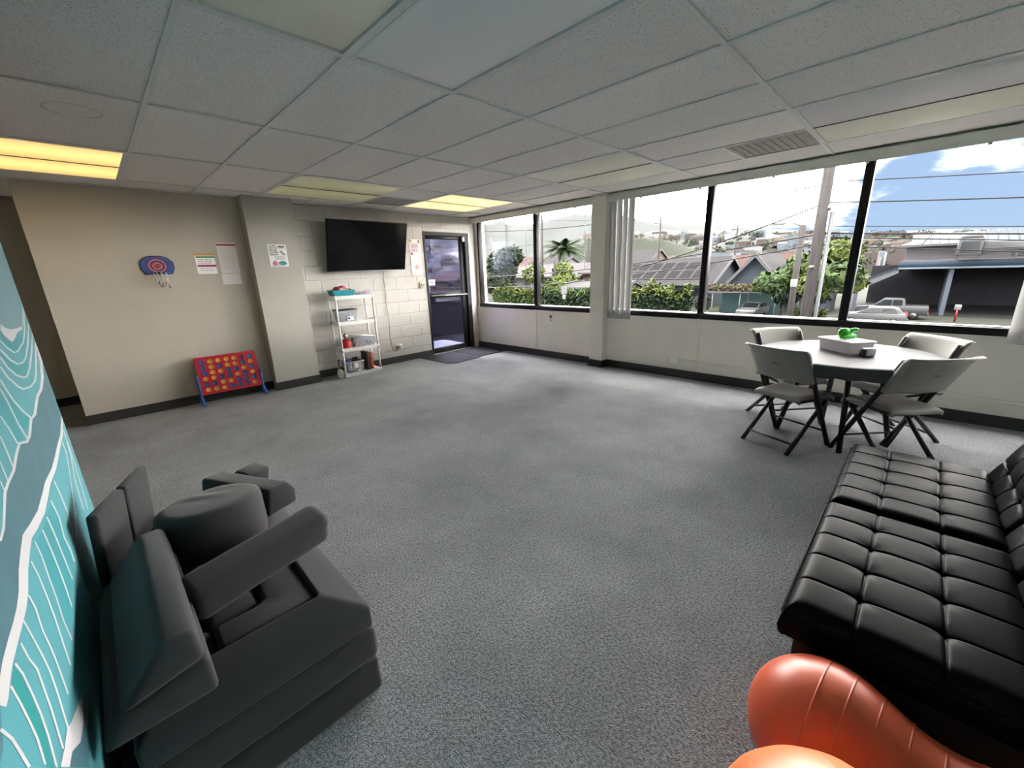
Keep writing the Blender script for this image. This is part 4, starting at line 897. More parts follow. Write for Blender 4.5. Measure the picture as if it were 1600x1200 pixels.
e = empty('game_box', p+Vector((.02, -.0, 0)), math.radians(-2), 'flat teal box under the standing games', 'game', 'boxed games'); bevelled('box', rbox(-.065, .075, -.115, .11, 0, .011), C_('tealbox', (.02, .16, .17)), e, .002, 1); MB().box(-.06, .07, -.1165, -.115, .003, .008).build('edge_stripe', mat('pale stripe', (.5, .55, .55), .6), e)
tag(bevelled('paper_pad', rbox(-.055, .055, -.10, .10, 0, .008), mat('pink pad', (.75, .52, .54), .7), None, .002, 1), 'pale pink pad flat at the right of the bottom shelf', 'paper').location = p+Vector((.125, .0, 0))
pd = empty('toy_paddle', (2.325, 5.875, 0), math.radians(-25), 'cream toy paddle with a dark handle leaning at the left of the shelf unit', 'toy')
pd.rotation_euler = (math.radians(-8), 0, math.radians(-15))
bl = MB().prism([(.045*math.cos(a), .075+.07*math.sin(a)) for a in [k*math.pi/10 for k in range(20)]], 'y', -.007, .007); bevelled('blade', bl, mat('paddle cream', (.52, .49, .42), .6, noise=.1, scale=25), pd, .003, 1)
MB().tube([(0, 0, .14), (0, 0, .28)], [.014, .016], 10).build('handle', mat('paddle handle', (.05, .045, .03), .6), pd); MB().box(-.004, .004, -.017, -.012, .15, .26).build('handle_stripe', mat('paddle stripe', (.40, .36, .12), .6), pd)

# ------------------------------------------------------------------ door mats
mat_m = mat('black ribbed mat', (.014, .014, .0145), .85, noise=.25, scale=60, bump=.6, bscale=200, dist=.004)
mat_e = mat('mat rubber edge', (.015, .015, .016), .6)
def doormat(poly, label):
    e = empty('door_mat', (poly[0][0], poly[0][1], 0), 0, label, 'door mat', 'black mats at the door')
    c = Vector((sum(p[0] for p in poly)/len(poly), sum(p[1] for p in poly)/len(poly)))
    rel = [(p[0]-poly[0][0], p[1]-poly[0][1]) for p in poly]; cc = (c.x-poly[0][0], c.y-poly[0][1])
    MB().prism(rel, 'z', 0, .006).build('rubber_edge', mat_e, e)
    MB().prism([(cc[0]+(x-cc[0])*.94, cc[1]+(y-cc[1])*.94) for x, y in rel], 'z', .006, .011).build('pile', mat_m, e)
doormat([(3.86, 6.17), (3.88, 5.41), (4.01, 5.29), (4.58, 5.34), (4.57, 6.17)], 'black door mat nearer the shelf with a turned corner')
doormat([(4.59, 6.17), (4.61, 5.40), (5.10, 5.37), (5.27, 5.40), (5.27, 6.17)], 'black door mat in the corner under the window')

# ------------------------------------------------------------------ round table under a fitted cover
cover_m = mat('grey table cover', (.074, .0715, .076), .6, spec=.15, noise=.05, scale=14, bump=.25, bscale=60, dist=.003)
steel_m = mat('black steel tube', (.014, .014, .016), .42)
TX, TY, TZ, TR = 4.205, .37, .726, .612
tbl = empty('round_table', (TX, TY, 0), 0, 'round folding table with a fitted grey cover and black legs', 'table')
bevelled('tabletop', MB().lathe([(0, .665), (TR-.02, .665), (TR-.008, .675), (TR-.008, .71), (TR-.02, .719), (0, .719)], 64), mat('table plastic', (.5, .5, .5), .5), tbl, .001, 1)
cv = MB(); n = 120; rr = random.Random(4); ph = [rr.random()*6.28 for _ in range(6)]
def scal(a): return .5*math.sin(17*a+ph[0])+.35*math.sin(29*a+ph[1])+.3*math.sin(7*a+ph[2])
prof = [(0, 0, 0), (.2, 0, 0), (.4, 0, 0), (TR-.05, .0, 0), (TR-.006, -.002, 0), (TR+.004, -.010, .1), (TR+.006, -.035, .3), (TR+.003, -.060, .8), (TR-.008, -.085, 1.0)]
vs = []
for j in range(n):
    a = 2*math.pi*j/n
    for r, z, w in prof: vs.append(((r+w*.008*scal(a))*math.cos(a), (r+w*.008*scal(a))*math.sin(a), TZ+z-w*.018*abs(scal(a*.5))))
k = len(prof); cv.add(vs, [(j*k+i, ((j+1) % n)*k+i, ((j+1) % n)*k+i+1, j*k+i+1) for j in range(n) for i in range(k-1)], 0, True)
co = cv.build('table_cover', cover_m, tbl); fix_normals(co.data)
dirs = [(-.37, -.11), (.11, -.37), (.37, .11), (-.11, .37)]
for dx_, dy_ in dirs:
    MB().tube([(dx_*.62, dy_*.62, .666), (dx_, dy_, 0)], [.0195, .0195], 12).build('leg', steel_m, tbl)
MB().tube([(dirs[0][0]*.7, dirs[0][1]*.7, .56), (dirs[3][0]*.7, dirs[3][1]*.7, .56)], .010, 8).build('brace', steel_m, tbl); MB().tube([(dirs[1][0]*.7, dirs[1][1]*.7, .56), (dirs[2][0]*.7, dirs[2][1]*.7, .56)], .010, 8).build('brace', steel_m, tbl)

# ------------------------------------------------------------------ folding chairs
cpl = mat('almond plastic', (.29, .272, .247), .5, noise=.03, scale=10, bump=.1, bscale=200, dist=.0005)
def chair_proto():
    e = empty('folding_chair')
    # curved seat pan
    def top(u, v):
        x = (u-.5)*.41*(1-.10*(1-v)); y = -.20+.40*v
        d = .018*(math.cos(math.pi*(u-.5))**2)*math.sin(math.pi*min(1, v*1.1))
        roll = .03*max(0, (v-.82)/.18)**2; rb = .012*max(0, (.15-v)/.15)**2; rs = .012*max(0, (abs(u-.5)-.42)/.08)**2
        return (x, y, .452-d-roll-rb-rs)
    sm = MB(); sm.grid(14, 14, top); sm.grid(14, 14, lambda u, v: tuple(Vector(top(u, v))-Vector((0, 0, .030))))
    N = 14
    def edge(f0):
        pass
    for k_ in range(N):
        for (a, c) in (((k_/N, 0), ((k_+1)/N, 0)), ((k_/N, 1), ((k_+1)/N, 1)), ((0, k_/N), (0, (k_+1)/N)), ((1, k_/N), (1, (k_+1)/N))):
            p0, p1 = Vector(top(*a)), Vector(top(*c)); dn = Vector((0, 0, .030)); sm.add([p0, p1, p1-dn, p0-dn], [(0, 1, 2, 3)], 0, True)
    me = sm.mesh('seat'); bm = bmesh.new(); bm.from_mesh(me); bmesh.ops.remove_doubles(bm, verts=bm.verts, dist=1e-4); bmesh.ops.recalc_face_normals(bm, faces=bm.faces); bm.to_mesh(me); bm.free(); link('seat', me, cpl, e)
    # backrest: wide curved shell with rolled top
    def back(u, v, off=0):
        x = (u-.5)*.475*(1-.06*(1-v)); z = .565+.275*v
        y = -.128-.145*v-.045*(1-(2*u-1)**2)-.03*max(0, (v-.80)/.20)**2
        if v > .88: z -= .012*((v-.88)/.12)**2
        nrm = Vector((0, 1, .5)).normalized()
        return tuple(Vector((x, y, z))+nrm*off)
    bk = MB(); bk.grid(16, 12, lambda u, v: back(u, v, .012)); bk.grid(16, 12, lambda u, v: back(u, v, -.012))
    for k_ in range(16):
        for v in (0, 1): bk.add([back(k_/16, v, .012), back((k_+1)/16, v, .012), back((k_+1)/16, v, -.012), back(k_/16, v, -.012)], [(0, 1, 2, 3)], 0, True)
    for k_ in range(12):
        for u in (0, 1): bk.add([back(u, k_/12, .012), back(u, (k_+1)/12, .012), back(u, (k_+1)/12, -.012), back(u, k_/12, -.012)], [(0, 1, 2, 3)], 0, True)
    me = bk.mesh('backrest'); bm = bmesh.new(); bm.from_mesh(me); bmesh.ops.remove_doubles(bm, verts=bm.verts, dist=1e-4); bmesh.ops.recalc_face_normals(bm, faces=bm.faces); bm.to_mesh(me); bm.free(); bo = link('backrest', me, cpl, e)
    # recessed grip and badge on the rear of the backrest
    g = MB(); 
    for u0, u1, v0, v1 in ((.34, .66, .70, .76),):
        q = [Vector(back(u0, v1, -.0145)), Vector(back(u1, v1, -.0145)), Vector(back(u1-.02, v0, -.0145)), Vector(back(u0+.02, v0, -.0145))]; g.add(q, [(3, 2, 1, 0)])
    g.build('grip_recess', mat('almond shade', (.32, .305, .28), .5), bo)
    q = MB(); cpt = Vector(back(.5, .52, -.015)); nn_ = Vector((0, -1, -.5)).normalized(); up = Vector((0, -.46, .88)).normalized()
    q.add([cpt+Vector((.034*math.cos(a), 0, 0))+up*.009*math.sin(a)+nn_*.0015 for a in [2*math.pi*j/20 for j in range(20)]], [tuple(range(20))]); q.build('badge', mat('badge grey', (.16, .15, .14), .4), bo)
    for s in (-1, 1):
        # front leg runs up to carry the backrest, rear leg crosses it
        fl_ = MB().tube([(s*.215, .20, 0), (s*.213, .0, .37), (s*.208, -.115, .585), (s*.205, -.225, .80)], .0175, 10); fl_.build('leg', steel_m, e)
        MB().tube([(s*.186, .13, .40), (s*.186, -.27, 0)], .0165, 10).build('leg', steel_m, e)
        MB().tube([(s*.194, .12, .41), (s*.194, -.19, .425)], .011, 8).build('seat_rail', steel_m, e)
        MB().tube([(s*.205, .02, .335), (s*.19, .02, .335)], .012, 8).build('pivot', steel_m, e)
    MB().tube([(-.186, -.20, .075), (.186, -.20, .075)], .0095, 8).build('rear_stretcher', steel_m, e)
    MB().tube([(-.214, .125, .14), (.214, .125, .14)], .0085, 8).build('front_stretcher', steel_m, e)
    return e
ch0 = chair_proto()
chairs = ((3.845, .622, 248.0, 'almond folding chair nearest the black door side, its back to the room'),
          (3.945, .032, 317.0, 'almond folding chair beside the sofa end, its back to the sofa'),
          (4.412, .752, 138.2, 'almond folding chair by the window left of the white box'),
          (4.490, .035, 47.8, 'almond folding chair by the window on the far right of the table'))
for k, (x, y, a, l) in enumerate(chairs):
    c = ch0 if k == 0 else copy_tree(ch0)
    c.location = (x, y, 0); c.rotation_euler = (0, 0, math.radians(a)); tag(c, l, 'chair', 'folding chairs around the round table')

# ------------------------------------------------------------------ things on the table
tubm = bpy.data.materials.new('frosted tub'); tubm.use_nodes = True
t = tubm.node_tree; b = t.nodes['Principled BSDF']; b.inputs['Base Color'].default_value = (.78, .74, .76, 1); b.inputs['Roughness'].default_value = .3; b.inputs['Alpha'].default_value = .72
nz = t.nodes.new('ShaderNodeTexNoise'); nz.inputs['Scale'].default_value = 9; rp = t.nodes.new('ShaderNodeValToRGB'); rp.color_ramp.elements[0].color = (.70, .66, .69, 1); rp.color_ramp.elements[1].color = (.80, .77, .78, 1); t.links.new(nz.outputs['Fac'], rp.inputs[0]); t.links.new(rp.outputs[0], b.inputs['Base Color'])
tb = empty('lidded_box', (4.275, .384, TZ+.002), math.radians(50), 'frosted white lidded plastic box on the round table', 'storage box')
o = tub_shell(.155, .098, .088, .93); me = o.mesh('box'); fix_normals(me); link('box', me, tubm, tb)
bevelled('lid', rbox(-.165, .165, -.108, .108, .086, .099), mat('white lid gloss', (.76, .77, .77), .3), tb, .006, 3)
bevelled('lid_panel', rbox(-.135, .135, -.08, .08, .098, .102), mat('white lid gloss', (.76, .77, .77), .3), tb, .002, 2)
tag(bevelled('paper_stack', rbox(-.135, .135, -.082, .082, 0, .055), mat('craft paper', (.74, .66, .67), .8, noise=.05, scale=20), None, .003, 1), 'pinkish paper pile seen through the frosted box', 'paper').location = (4.275, .384, TZ+.006)
bpy.data.objects['paper_stack'].rotation_euler = (0, 0, math.radians(50))
grn = mat('bright green rubber', (.035, .50, .015), .35)
g = empty('rubber_toy', (4.305, .384, TZ+.1025), math.radians(-43), 'bright green curled rubber toy on the box lid', 'toy')
def curl(cx, r, turns, z0, dirn):
    pts = []
    for k in range(25):
        a = 2*math.pi*turns*k/24; rr_ = r*(1-.35*k/24); pts.append((cx+dirn*rr_*math.cos(a+1.0), -.02+.045*k/24, z0+rr_*math.sin(a+1.0)))
    return pts
MB().tube(curl(-.040, .026, 1.6, .044, -1), .0185, 12).build('coil', grn, g); MB().tube(curl(.040, .030, .72, .040, 1), .0165, 12).build('coil', grn, g)
MB().tube([(-.085, -.02, .016), (-.05, -.03, .016), (0, -.01, .018), (.05, -.02, .016), (.068, .01, .016)], [.010, .014, .016, .014, .010], 10).build('body', grn, g)
sp = empty('small_speaker', (4.115, .231, TZ+.001), math.radians(-58), 'small black speaker with a grey face in front of the box', 'speaker')
bevelled('body', MB().prism([(-.028, 0), (.03, 0), (.03, .062), (-.012, .068)], 'y', -.05, .05), black_m, sp, .010, 3)
bevelled('grille', rbox(.0295, .033, -.038, .038, .010, .054), mat('speaker grey', (.42, .42, .42), .6), sp, .006, 3)
sp.rotation_euler = (0, 0, math.radians(-128))

# ------------------------------------------------------------------ black tufted futon
lea = mat('black leatherette', (.0048, .0048, .0058), .42, noise=.15, scale=5, bump=.10, bscale=140, dist=.0006, spec=.035)
futon = empty('futon_sofa', (2.19, -.10, 0), 0, 'black tufted leatherette futon sofa along the right', 'sofa')
def cushion(x0, x1, y0, y1, zt, zb, xl, yl, name, M=None, depth=1.0, r=.045, parent=futon, nx=44, ny=30):
    def spaced(a, c, n, lines):
        off = (0, .002, .0045, .008, .014, .024)
        v = {round(l+s_*o_, 5) for l in lines for o_ in off for s_ in (-1, 1)}
        for i in range(n+1):
            q_ = a+(c-a)*i/n
            if all(abs(q_-l) > .028 for l in lines): v.add(round(q_, 5))
        for o_ in (0, .002, .006, .013, .024): v.add(round(a+o_, 5)); v.add(round(c-o_, 5))
        return sorted(x for x in v if a-1e-6 <= x <= c+1e-6)
    xs = spaced(x0, x1, nx, xl); ys = spaced(y0, y1, ny, yl); nx, ny = len(xs)-1, len(ys)-1
    gx = [x0]+list(xl)+[x1]; gy = [y0]+list(yl)+[y1]
    def cell(v, g):
        for a, c in zip(g[:-1], g[1:]):
            if v <= c+1e-9: return (v-a)/(c-a)
        return 1
    def fz_(x, y):
        e = min(x-x0, x1-x, y-y0, y1-y); z = zt
        u, v = cell(x, gx), cell(y, gy)
        z += .003*depth*max(0, math.sin(math.pi*u))**.6*max(0, math.sin(math.pi*v))**.6
        for l in xl: z -= .0050*depth*math.exp(-((x-l)/.0035)**2)
        for l in yl: z -= .0065*depth*math.exp(-((y-l)/.0045)**2)
        for a in xl:
            for c in yl:
                d2 = (x-a)**2+(y-c)**2; z -= .007*depth*math.exp(-d2/.03**2)+.009*depth*math.exp(-d2/.009**2)
                # gathered pleats running out of each tuft
                an = math.atan2(y-c, x-a); z += .0010*depth*math.exp(-d2/.06**2)*math.sin(7*an+a*9)
        if e < r: z -= (r-math.sqrt(max(0, r*r-(r-e)**2)))*1.0
        return z
    mb = MB(); pts = [(x, y, fz_(x, y)) for x in xs for y in ys]; q = ny+1
    mb.add(pts, [(i*q+j, (i+1)*q+j, (i+1)*q+j+1, i*q+j+1) for i in range(nx) for j in range(ny)], 0, True)
    ring = [i*q for i in range(nx+1)]+[nx*q+j for j in range(1, q)]+[i*q+ny for i in range(nx-1, -1, -1)]+[j for j in range(ny-1, 0, -1)]
    b0 = len(mb.v); m_ = len(ring)
    zm = (zt-r+zb)/2
    for z, k_ in ((zt-r-.004, .003), (zm, .010), (zb+.012, .004), (zb, -.008)):
        for i in ring:
            x, y, _ = pts[i]; cx = (1 if x > x1-1e-4 else -1 if x < x0+1e-4 else 0); cy = (1 if y > y1-1e-4 else -1 if y < y0+1e-4 else 0)
            mb.v.append((x+cx*k_, y+cy*k_, z))
    prev = ring
    for L in range(4):
        cur = [b0+L*m_+i for i in range(m_)]
        for i in range(m_): mb.f.append((prev[i], prev[(i+1) % m_], cur[(i+1) % m_], cur[i])); mb.m.append(0); mb.smooth.append(True)
        prev = cur
    mb.f.append(tuple(prev)); mb.m.append(0); mb.smooth.append(False)
    me = mb.mesh(name)
    me.transform(Matrix.Translation((-2.19, .10, 0)) @ (M or Matrix.Identity(4))); fix_normals(me)
    o = link(name, me, lea, parent); return o
s1 = cushion(1.355, 2.183, -.40, .150, .405, .275, (1.53, 1.70, 1.865, 2.02), (-.213, -.022), 'seat_cushion')
s2 = cushion(2.197, 3.025, -.40, .150, .405, .275, (2.36, 2.525, 2.69, 2.86), (-.213, -.022), 'seat_cushion')
for so_, xs_ in ((s1, (1.355, 2.183)), (s2, (2.197, 3.025))):
    a, c = xs_[0]-2.19, xs_[1]-2.19
    MB().tube([(a-.002, -.298, .362), (a-.002, .245, .362), (a+.01, .254, .362), (c-.01, .254, .362), (c+.002, .245, .362), (c+.002, -.298, .362)], .0042, 6).build('piping', lea, so_)
# backrest sections lean back
_a = math.radians(68); MBk = Matrix(((1, 0, 0, 0), (0, -math.cos(_a), math.sin(_a), -.372), (0, math.sin(_a), math.cos(_a), .345), (0, 0, 0, 1)))
for (a, c, xl) in ((1.36, 2.005, (1.52, 1.68, 1.84)), (2.018, 2.342, (2.18,)), (2.355, 3.02, (2.515, 2.68, 2.845))):
    cushion(a, c, 0, .54, .0, -.12, xl, (.14, .27, .40), 'backrest', MBk, 1.9, .05, nx=30, ny=26)
bevelled('base_frame', rbox(1.375-2.19, 2.99-2.19, -.45+.10, .115+.10, .075, .274), mat('black base cloth', (.012, .012, .012), .8), futon, .01, 2)
for x in (1.48, 2.90):
    for y in (-.38, .02): MB().tube([(x-2.19, y+.10, .22), (x-2.19+(.03 if x > 2 else -.03), y+.10+(.03 if y > -.1 else -.03), 0)], [.022, .016], 12).build('leg', mat('chrome leg', (.5, .5, .5), .2, metal=.9), futon)

# ------------------------------------------------------------------ orange inflatable balls
orange = mat('orange vinyl', (.64, .10, .035), .38, noise=.05, scale=6, spec=.45, bump=.12, bscale=90, dist=.0008)
orange2 = mat('light orange vinyl', (.72, .20, .055), .40, noise=.05, scale=6, spec=.45)
L0, L1 = Vector((1.172, -.012, 0)), Vector((1.13, -.43, 0))
ax = (L1-L0); D = ax.length; R1 = .188
prof = []
N = 700
for i in range(N+1):
    tt = -R1+(D+2*R1)*i/N
    if tt < 0: r = math.sqrt(max(0, R1*R1-tt*tt))
    elif tt > D: r = math.sqrt(max(0, R1*R1-(tt-D)**2))
    else: r = .163+(R1-.163)*math.cos(2*math.pi*tt/D)
    for q in range(9):
        c = -.03+.06*q; r += .0022*math.exp(-((tt-c)/.0013)**2)
    prof.append((max(r, 0), tt))
pm = MB().lathe(prof, 64, M=Matrix.Rotation(math.pi/2, 4, 'X')).mesh('peanut_ball'); fix_normals(pm)
pb = link('peanut_ball', pm, orange); pb.location = (L0.x, L0.y, R1); pb.rotation_euler = (0, 0, math.atan2(ax.y, ax.x)+math.pi/2)
tag(pb, 'orange peanut shaped exercise ball against the futon end', 'exercise ball')
R2 = .235; prof = []
for i in range(161):
    a = math.pi*i/160; r = R2
    for q in range(7): r += .0014*math.exp(-((a-.35-.22*q)/.008)**2)
    prof.append((r*math.sin(a), -r*math.cos(a)))
bm_ = MB().lathe(prof, 72).mesh('exercise_ball'); fix_normals(bm_)
eb = link('exercise_ball', bm_, orange2); eb.location = (.772, -.078, R2); eb.rotation_euler = (math.radians(150), math.radians(20), 0)
tag(eb, 'light orange exercise ball in front of the peanut shaped one', 'exercise ball')

# ------------------------------------------------------------------ charcoal foam play couch, pieces stacked by the mural
foam = mat('charcoal microsuede', (.0175, .0185, .0198), .85, noise=.10, scale=5, sheen=.12, bump=.25, bscale=260, dist=.0008, spec=.2)
foam2 = mat('dusk microsuede', (.0195, .0188, .0205), .85, noise=.10, scale=6, sheen=.12, bump=.25, bscale=260, dist=.0008, spec=.2)
G = 'foam play couch pieces'
SX0, SX1, SY0, SY1 = -.205, .448, 1.172, 2.40
def foam_obj(name, mb, label, m=foam, w=.02, seg=3, wob=0.0, loc=(0, 0, 0), rot=(0, 0, 0), cat='foam cushion', parent=None, sub=0):
    o = bevelled(name, mb, m, parent, w, seg)
    if wob:
        me = o.data; rr = random.Random(len(name)+int(wob*1e4)); p = [rr.random()*6 for _ in range(3)]
        bm = bmesh.new(); bm.from_mesh(me); bmesh.ops.subdivide_edges(bm, edges=bm.edges, cuts=2, use_grid_fill=True)
        for v in bm.verts:
            s_ = math.sin(v.co.x*23+p[0])*math.sin(v.co.y*19+p[1])*math.sin(v.co.z*31+p[2])
            v.co += v.normal*wob*s_
        for f in bm.faces: f.smooth = True
        bm.to_mesh(me); bm.free()
    o.location = loc; o.rotation_euler = rot
    if label: tag(o, label, cat, G)
    return o
foam_obj('base_cushion', rbox(SX0, SX1+.004, SY0-.004, SY1, 0, .138), 'charcoal foam base cushion, lowest of the stack', w=.022, wob=.002)
foam_obj('base_cushion', rbox(SX0, SX1+.008, SY0-.006, SY1-.01, .140, .274), 'charcoal foam base cushion, second from the floor in the stack', w=.03, wob=.002)
tr_ = MB(); o0 = (-.165, SX1, SY0, SY1); B = .122
def rect(a, z): return [(a[0], a[2], z), (a[1], a[2], z), (a[1], a[3], z), (a[0], a[3], z)]
inn = (-.165+B, SX1-B, SY0+B, SY1-B)
lv = rect(o0, .276)+rect(o0, .362)+rect(inn, .420)+rect((inn[0]+.004, inn[1]-.004, inn[2]+.004, inn[3]-.004), .310)
fs = [(3, 2, 1, 0)]+[(k*4+i, k*4+(i+1) % 4, (k+1)*4+(i+1) % 4, (k+1)*4+i) for k in range(3) for i in range(4)]+[(12, 13, 14, 15)]
tr_.add(lv, fs); foam_obj('frame_cushion', tr_, 'charcoal foam frame cushion with a sunken middle, topmost of the stack', w=.012)
# insets fitted in the frame
foam_obj('inset_block', MB().prism([(.045, 1.303), (.318, 1.303), (.318, 1.60), (.30, 1.655), (.235, 1.655), (.19, 1.62), (.19, 1.43), (.165, 1.415), (.045, 1.415)], 'z', .312, .408), 'bent charcoal foam inset in the near corner of the frame', foam2, .014)
foam_obj('inset_block', rbox(.035, .180, 1.428, 1.66, .312, .402), 'dark foam inset under the bolster, square', foam2, .02, wob=.003)
foam_obj('inset_block', rbox(-.035, .036, 1.303, 1.44, .312, .398), 'small foam inset half hidden under the wedges', foam2, .02)
foam_obj('inset_block', rbox(-.035, .318, 1.67, 2.27, .312, .404), 'large foam inset under the round cushion', foam2, .02)
# leaning wedges
foam_obj('wedge_cushion', MB().prism([(-.206, .425), (.020, .425), (.016, .525), (-.172, .486)], 'y', 1.14, 1.80), 'lower charcoal foam wedge resting on the stack beside the mural', foam, .016)
foam_obj('wedge_cushion', MB().prism([(-.168, .489), (.012, .529), (.002, .622), (-.064, .622)], 'y', 1.15, 1.795), 'upper charcoal foam wedge with a flat ridge beside the mural', foam, .018)
# folded back panels standing on edge
pa = empty('panel_cushion', (-.10, 2.08, .42), 0, 'two hinged charcoal foam panels standing on edge against the mural wall', 'foam cushion', G)
for (ax_, ay_), (bx_, by_) in (((-.168, 1.875), (-.090, 2.065)), ((-.086, 2.075), (-.010, 2.265))):
    v = Vector((bx_-ax_, by_-ay_)); l = v.length; an = math.atan2(v.y, v.x)
    m4 = Matrix.Translation((ax_+.10, ay_-2.08, 0)) @ Matrix.Rotation(an, 4, 'Z') @ Matrix.Rotation(math.radians(5), 4, 'X')
    me_ = MB().box(0, l, 0, .034, -.0, .285, M=m4); bevelled('panel', me_, foam, pa, .012, 3)
# round cushion, tipped a little
cy = MB().lathe([(0, -.095), (.155, -.095), (.172, -.085), (.176, -.06), (.176, .06), (.172, .085), (.150, .097), (.13, .0985), (.11, .1), (.09, .1005), (.07, .101), (.05, .1015), (.03, .102), (.012, .102), (0, .102)], 72)
_wm = cy.mesh('round_cushion')
for v in _wm.vertices:
    if v.co.z > .09:
        v.co.z += .004*math.sin(v.co.x*55+v.co.y*20)*math.exp(-((v.co.x-.03)**2+(v.co.y-.05)**2)/.006)
cyo = link('round_cushion', _wm, foam2); tag(cyo, 'round charcoal foam cushion lying flat on the stack', 'foam cushion', G); fix_normals(cyo.data)
cyo.location = (.155, 1.872, .524); cyo.rotation_euler = (math.radians(-7), math.radians(3), .4)
# bolster
foam_obj('bolster_cushion', rbox(-.24, .24, -.066, .066, -.068, .068), 'long charcoal foam bolster lying across the stack', foam2, .040, 5, wob=.005, loc=(.232, 1.53, .500), rot=(math.radians(14), math.radians(-2), math.radians(13)))
# far wedge
foam_obj('wedge_cushion', MB().prism([(-.075, -.06), (.085, -.06), (.088, .01), (.045, .062), (-.055, .062)], 'y', -.21, .21), 'dark foam wedge at the far corner of the stack', foam2, .014, wob=.002, loc=(.32, 2.13, .486), rot=(0, math.radians(4), math.radians(27)))
foam_obj('inset_block', rbox(-.07, .07, -.05, .05, -.05, .05), 'small foam block behind the far wedge', foam2, .02, loc=(.385, 2.32, .470), rot=(.2, .1, .6))

_mat_in = mat
def mat(name, col, rough=.6, **k):   # outdoor surfaces are dull and weathered
    k.setdefault('spec', .08); return _mat_in(name, col, rough, **k)
# ------------------------------------------------------------------ outside, street level about four metres below the room
GZ = -4.0
asph = mat('asphalt', (0.0056, 0.0056, 0.0059), .9, noise=.15, scale=.35)
grass_m = mat('verge grass', (0.0038, 0.0056, 0.0018), .9, noise=.3, scale=1.5)
gnd = MB().box(-200, 900, -700, 1200, GZ-1, GZ-.02).build('ground', mat('town ground', (0.0075, 0.0082, 0.0063), .95, noise=.3, scale=.05)); gnd['kind'] = 'structure'
st = MB().box(8, 46.5, -200, 300, GZ-.02, GZ).build('street', asph); st['kind'] = 'structure'
kb = MB().box(46.5, 46.8, 7, 120, GZ-.02, GZ+.14).build('kerb', mat('kerb concrete', (0.0374, 0.0374, 0.0361), .9, noise=.1, scale=2)); kb['kind'] = 'structure'
lw_ = MB().box(46.8, 60, 7, 120, GZ-.02, GZ+.03).build('verge', grass_m); lw_['kind'] = 'structure'

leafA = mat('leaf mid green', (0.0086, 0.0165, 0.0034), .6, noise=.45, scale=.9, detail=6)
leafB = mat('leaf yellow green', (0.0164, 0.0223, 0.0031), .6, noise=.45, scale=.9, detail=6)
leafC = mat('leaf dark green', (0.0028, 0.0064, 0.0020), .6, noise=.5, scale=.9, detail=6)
leafD = mat('leaf grey green', (0.0075, 0.0109, 0.0056), .6, noise=.35, scale=.8, detail=6)
bark = mat('bark', (0.0112, 0.0087, 0.0068), .9, noise=.3, scale=6)
woodp = mat('weathered pole wood', (0.0133, 0.0124, 0.0124), .85, noise=.3, scale=3, stretch=(6, 6, .4))
wire_m = mat('cable black', (0.0025, 0.0025, 0.0028), .5)
def leaves(mb, c, rad, n, size, rr, mi=0, shell=.55, up=.35):
    for _ in range(n):
        d = Vector((rr.gauss(0, 1), rr.gauss(0, 1), rr.gauss(0, 1))).normalized()
        k = shell+(1-shell)*rr.random()**.5
        p = Vector((c[0]+d.x*rad[0]*k, c[1]+d.y*rad[1]*k, c[2]+d.z*rad[2]*k))
        nr = (d+Vector((rr.gauss(0, .5), rr.gauss(0, .5), rr.gauss(0, .5)+up))).normalized()
        a = nr.orthogonal().normalized(); b_ = nr.cross(a); an = rr.random()*6.28
        e1 = (a*math.cos(an)+b_*math.sin(an))*size*(.6+.8*rr.random()); e2 = nr.cross(e1)*.45
        mb.add([p-e1, p+e2-nr*size*.15, p+e1, p-e2-nr*size*.15], [(0, 1, 2, 3)], mi)
def tree(name, label, base, blobs, lm, size, trunk=.22, n=900, seed=1, cat='tree', group=None):
    e = empty(name, base, 0, label, cat, group); rr = random.Random(seed)
    top = max(b[2] for b in blobs); tk = MB()
    tk.tube([(0, 0, 0), (.1, .05, top*.4), (0, 0, top*.8)], [trunk, trunk*.8, trunk*.4], 10)
    for b in blobs[:5]: tk.tube([(.05, .02, top*.35), (b[0]*.5, b[1]*.5, top*.45+(b[2]-top*.45)*.5), (b[0]*.85, b[1]*.85, b[2])], [trunk*.5, trunk*.35, trunk*.12], 7)
    tk.build('trunk', bark, e)
    mb = MB()
    for b in blobs: leaves(mb, b[:3], (b[3], b[3], b[3]*.8), int(n*b[3]**2/4), size, rr, 0 if rr.random() < .6 else 1)
    mb.build('foliage', lm, e); return e
def blobs_at(rr, n, spread, zc, zs, r0, r1): return [(rr.gauss(0, spread), rr.gauss(0, spread), zc+rr.gauss(0, zs), r0+(r1-r0)*rr.random()) for _ in range(n)]
# big tree at the left window
rr = random.Random(21)
tree('street_tree', 'large dark round tree filling the left window', (55, 56, GZ), [(rr.gauss(0, 2.2), rr.gauss(0, 2.2), 5.2+rr.gauss(0, 1.3), 1.7+rr.random()*.9) for _ in range(16)], [leafC, leafD], .42, .32, 420, 3)
tree('street_tree', 'bushy green tree below the palm', (52, 41.2, GZ), [(rr.gauss(0, 1.3), rr.gauss(0, 1.3), 3.9+rr.gauss(0, .7), 1.2+rr.random()*.7) for _ in range(9)], [leafB, leafA], .34, .2, 480, 4)
tree('street_tree', 'tall leafy tree behind the large wooden pole', (42, 6.6, GZ), [(rr.gauss(0, 1.1), rr.gauss(0, 1.2), 3.6+rr.random()*2.4, 1.1+rr.random()*.6) for _ in range(14)], [leafA, leafB], .32, .2, 420, 5)
tree('street_tree', 'green tree left of the large wooden pole', (44, 9.0, GZ), [(rr.gauss(0, .9), rr.gauss(0, 1.0), 2.4+rr.random()*1.3, .9+rr.random()*.5) for _ in range(9)], [leafC, leafA], .30, .16, 480, 6)
